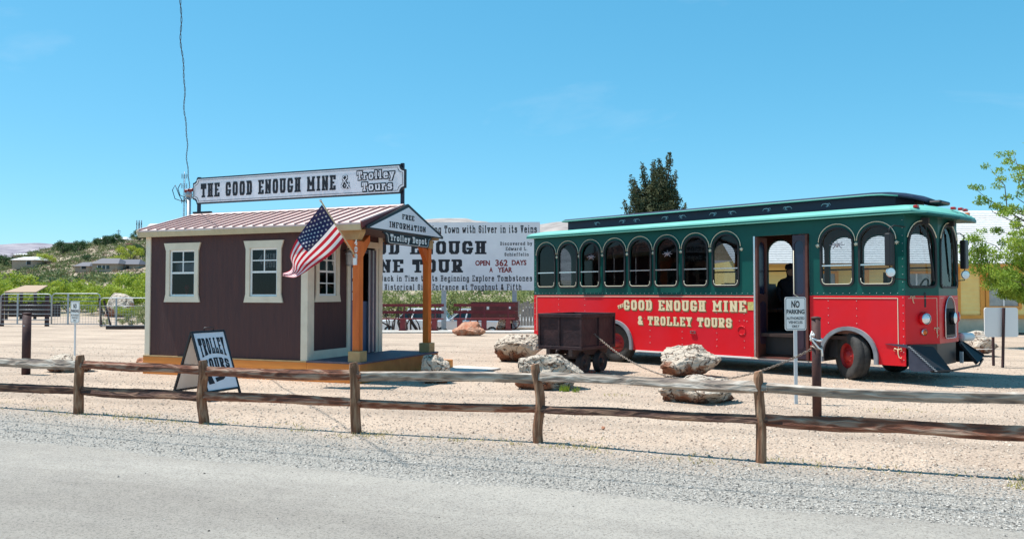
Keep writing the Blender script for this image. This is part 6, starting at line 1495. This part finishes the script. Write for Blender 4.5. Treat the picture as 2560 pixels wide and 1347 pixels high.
for a, b in wx:
    w = plate('window', rect(a-.12, b+.12, .95, 2.36), [rect(a, b, 1.05, 2.26)], .05, lambda u, v, h: (u, HY-.09+h, v), M['orange'], yh)
    MB().add([(a,HY-.045,1.05),(b,HY-.045,1.05),(b,HY-.045,2.26),(a,HY-.045,2.26)], [(0,1,2,3)]).build('pane', mat('curtained_glass', (.45,.47,.45), .2, (.25,.27,.28), 1.5) if a == wx[0][0] else bpy.data.materials['curtained_glass'], w)
    MB().box((a+b)/2-.03,(a+b)/2+.03,HY-.075,HY-.05,1.05,2.26).box(a,(a+b)/2-.031,HY-.075,HY-.05,1.65,1.70).box((a+b)/2+.031,b,HY-.075,HY-.05,1.65,1.70).build('muntin', M['white'], w)
# roof in shingle courses
nc = 26; ry0, rz0_, ry1, rz1_ = HY-.5, 2.62, HY+4.2, 5.05
for k in range(nc):
    f0, f1 = k/nc, (k+1.25)/nc
    y0, z0 = ry0+(ry1-ry0)*f0, rz0_+(rz1_-rz0_)*f0; y1, z1 = ry0+(ry1-ry0)*f1, rz0_+(rz1_-rz0_)*f1
    MB().add([(hx0-.4,y0,z0+.03),(hx1,y0,z0+.03),(hx1,y1,z1+.005),(hx0-.4,y1,z1+.005),(hx0-.4,y0,z0-.01),(hx1,y0,z0-.01)], [(0,1,2,3),(4,5,1,0)]).build('shingle_course', M['shingle'], yh, fix=False)
MB().add([(hx0-.3,ry1,rz1_),(hx1,ry1,rz1_),(hx1,HY+8,3.1),(hx0-.3,HY+8,3.1)], [(0,1,2,3)]).build('rear_roof', M['shingle'], yh, fix=False)
MB().box(hx0-.4, hx1, ry0-.02, ry0+.02, rz0_-.14, rz0_-.012).build('eave_board', M['orange'], yh)
# white board seen from behind, wire fence posts
g_ = G(2506, 16.4); sb_ = thing('white_signboard', 'blank white back of a signboard on a dark post at the right edge', 'sign', (*g_, 0), R(4))
def rr2(w, z0, z1, r=.05):
    o = []
    for cx,cy,s0 in ((w-r,z0+r,270),(w-r,z1-r,0),(-w+r,z1-r,90),(-w+r,z0+r,180)):
        for k in range(4): o.append((cx+r*math.cos(R(s0+k*30)), cy+r*math.sin(R(s0+k*30))))
    return o
plate('panel', rr2(.36,.62,1.225), [], .02, lambda a, b, h: (a, .04+h, b), M['white'], sb_)
MB().bar((-.02,0,-.05),(.03,0,1.22),.045,.035).build('post', M['darkpost'], sb_)
g_ = G(2481, 16.8); wf = thing('wire_fence', 'thin wire fence on small dark stakes at the right edge', 'fence', (*g_, 0))
MB().box(-.02,.02,-.02,.02,-.05,.95).build('stake', M['darkpost'], wf); MB().box(-.022,.022,-.022,.022,.951,1.03).build('stake_tip', M['white'], wf)
for z in (.35,.62): MB().tube([(-.9,.4,z-.05),(0,0,z),(2.2,-.5,z-.03)], .006, 5).build('wire', M['white'], wf)
MB().box(1.2,1.24,-.3,-.26,-.05,.9).build('stake', M['darkpost'], wf)
tag(MB().add([(-2.66,4.55,.008),(-2.60,4.52,.02),(-2.52,4.53,.012),(-2.50,4.57,.018),(-2.58,4.60,.024)], [(0,1,4),(1,3,4),(1,2,3)]).build('dead_leaf', M['darkrust'], fix=False), 'small curled dead leaf lying on the pale road at lower left', 'leaf')
# fallen rail lying on the ground by the right house
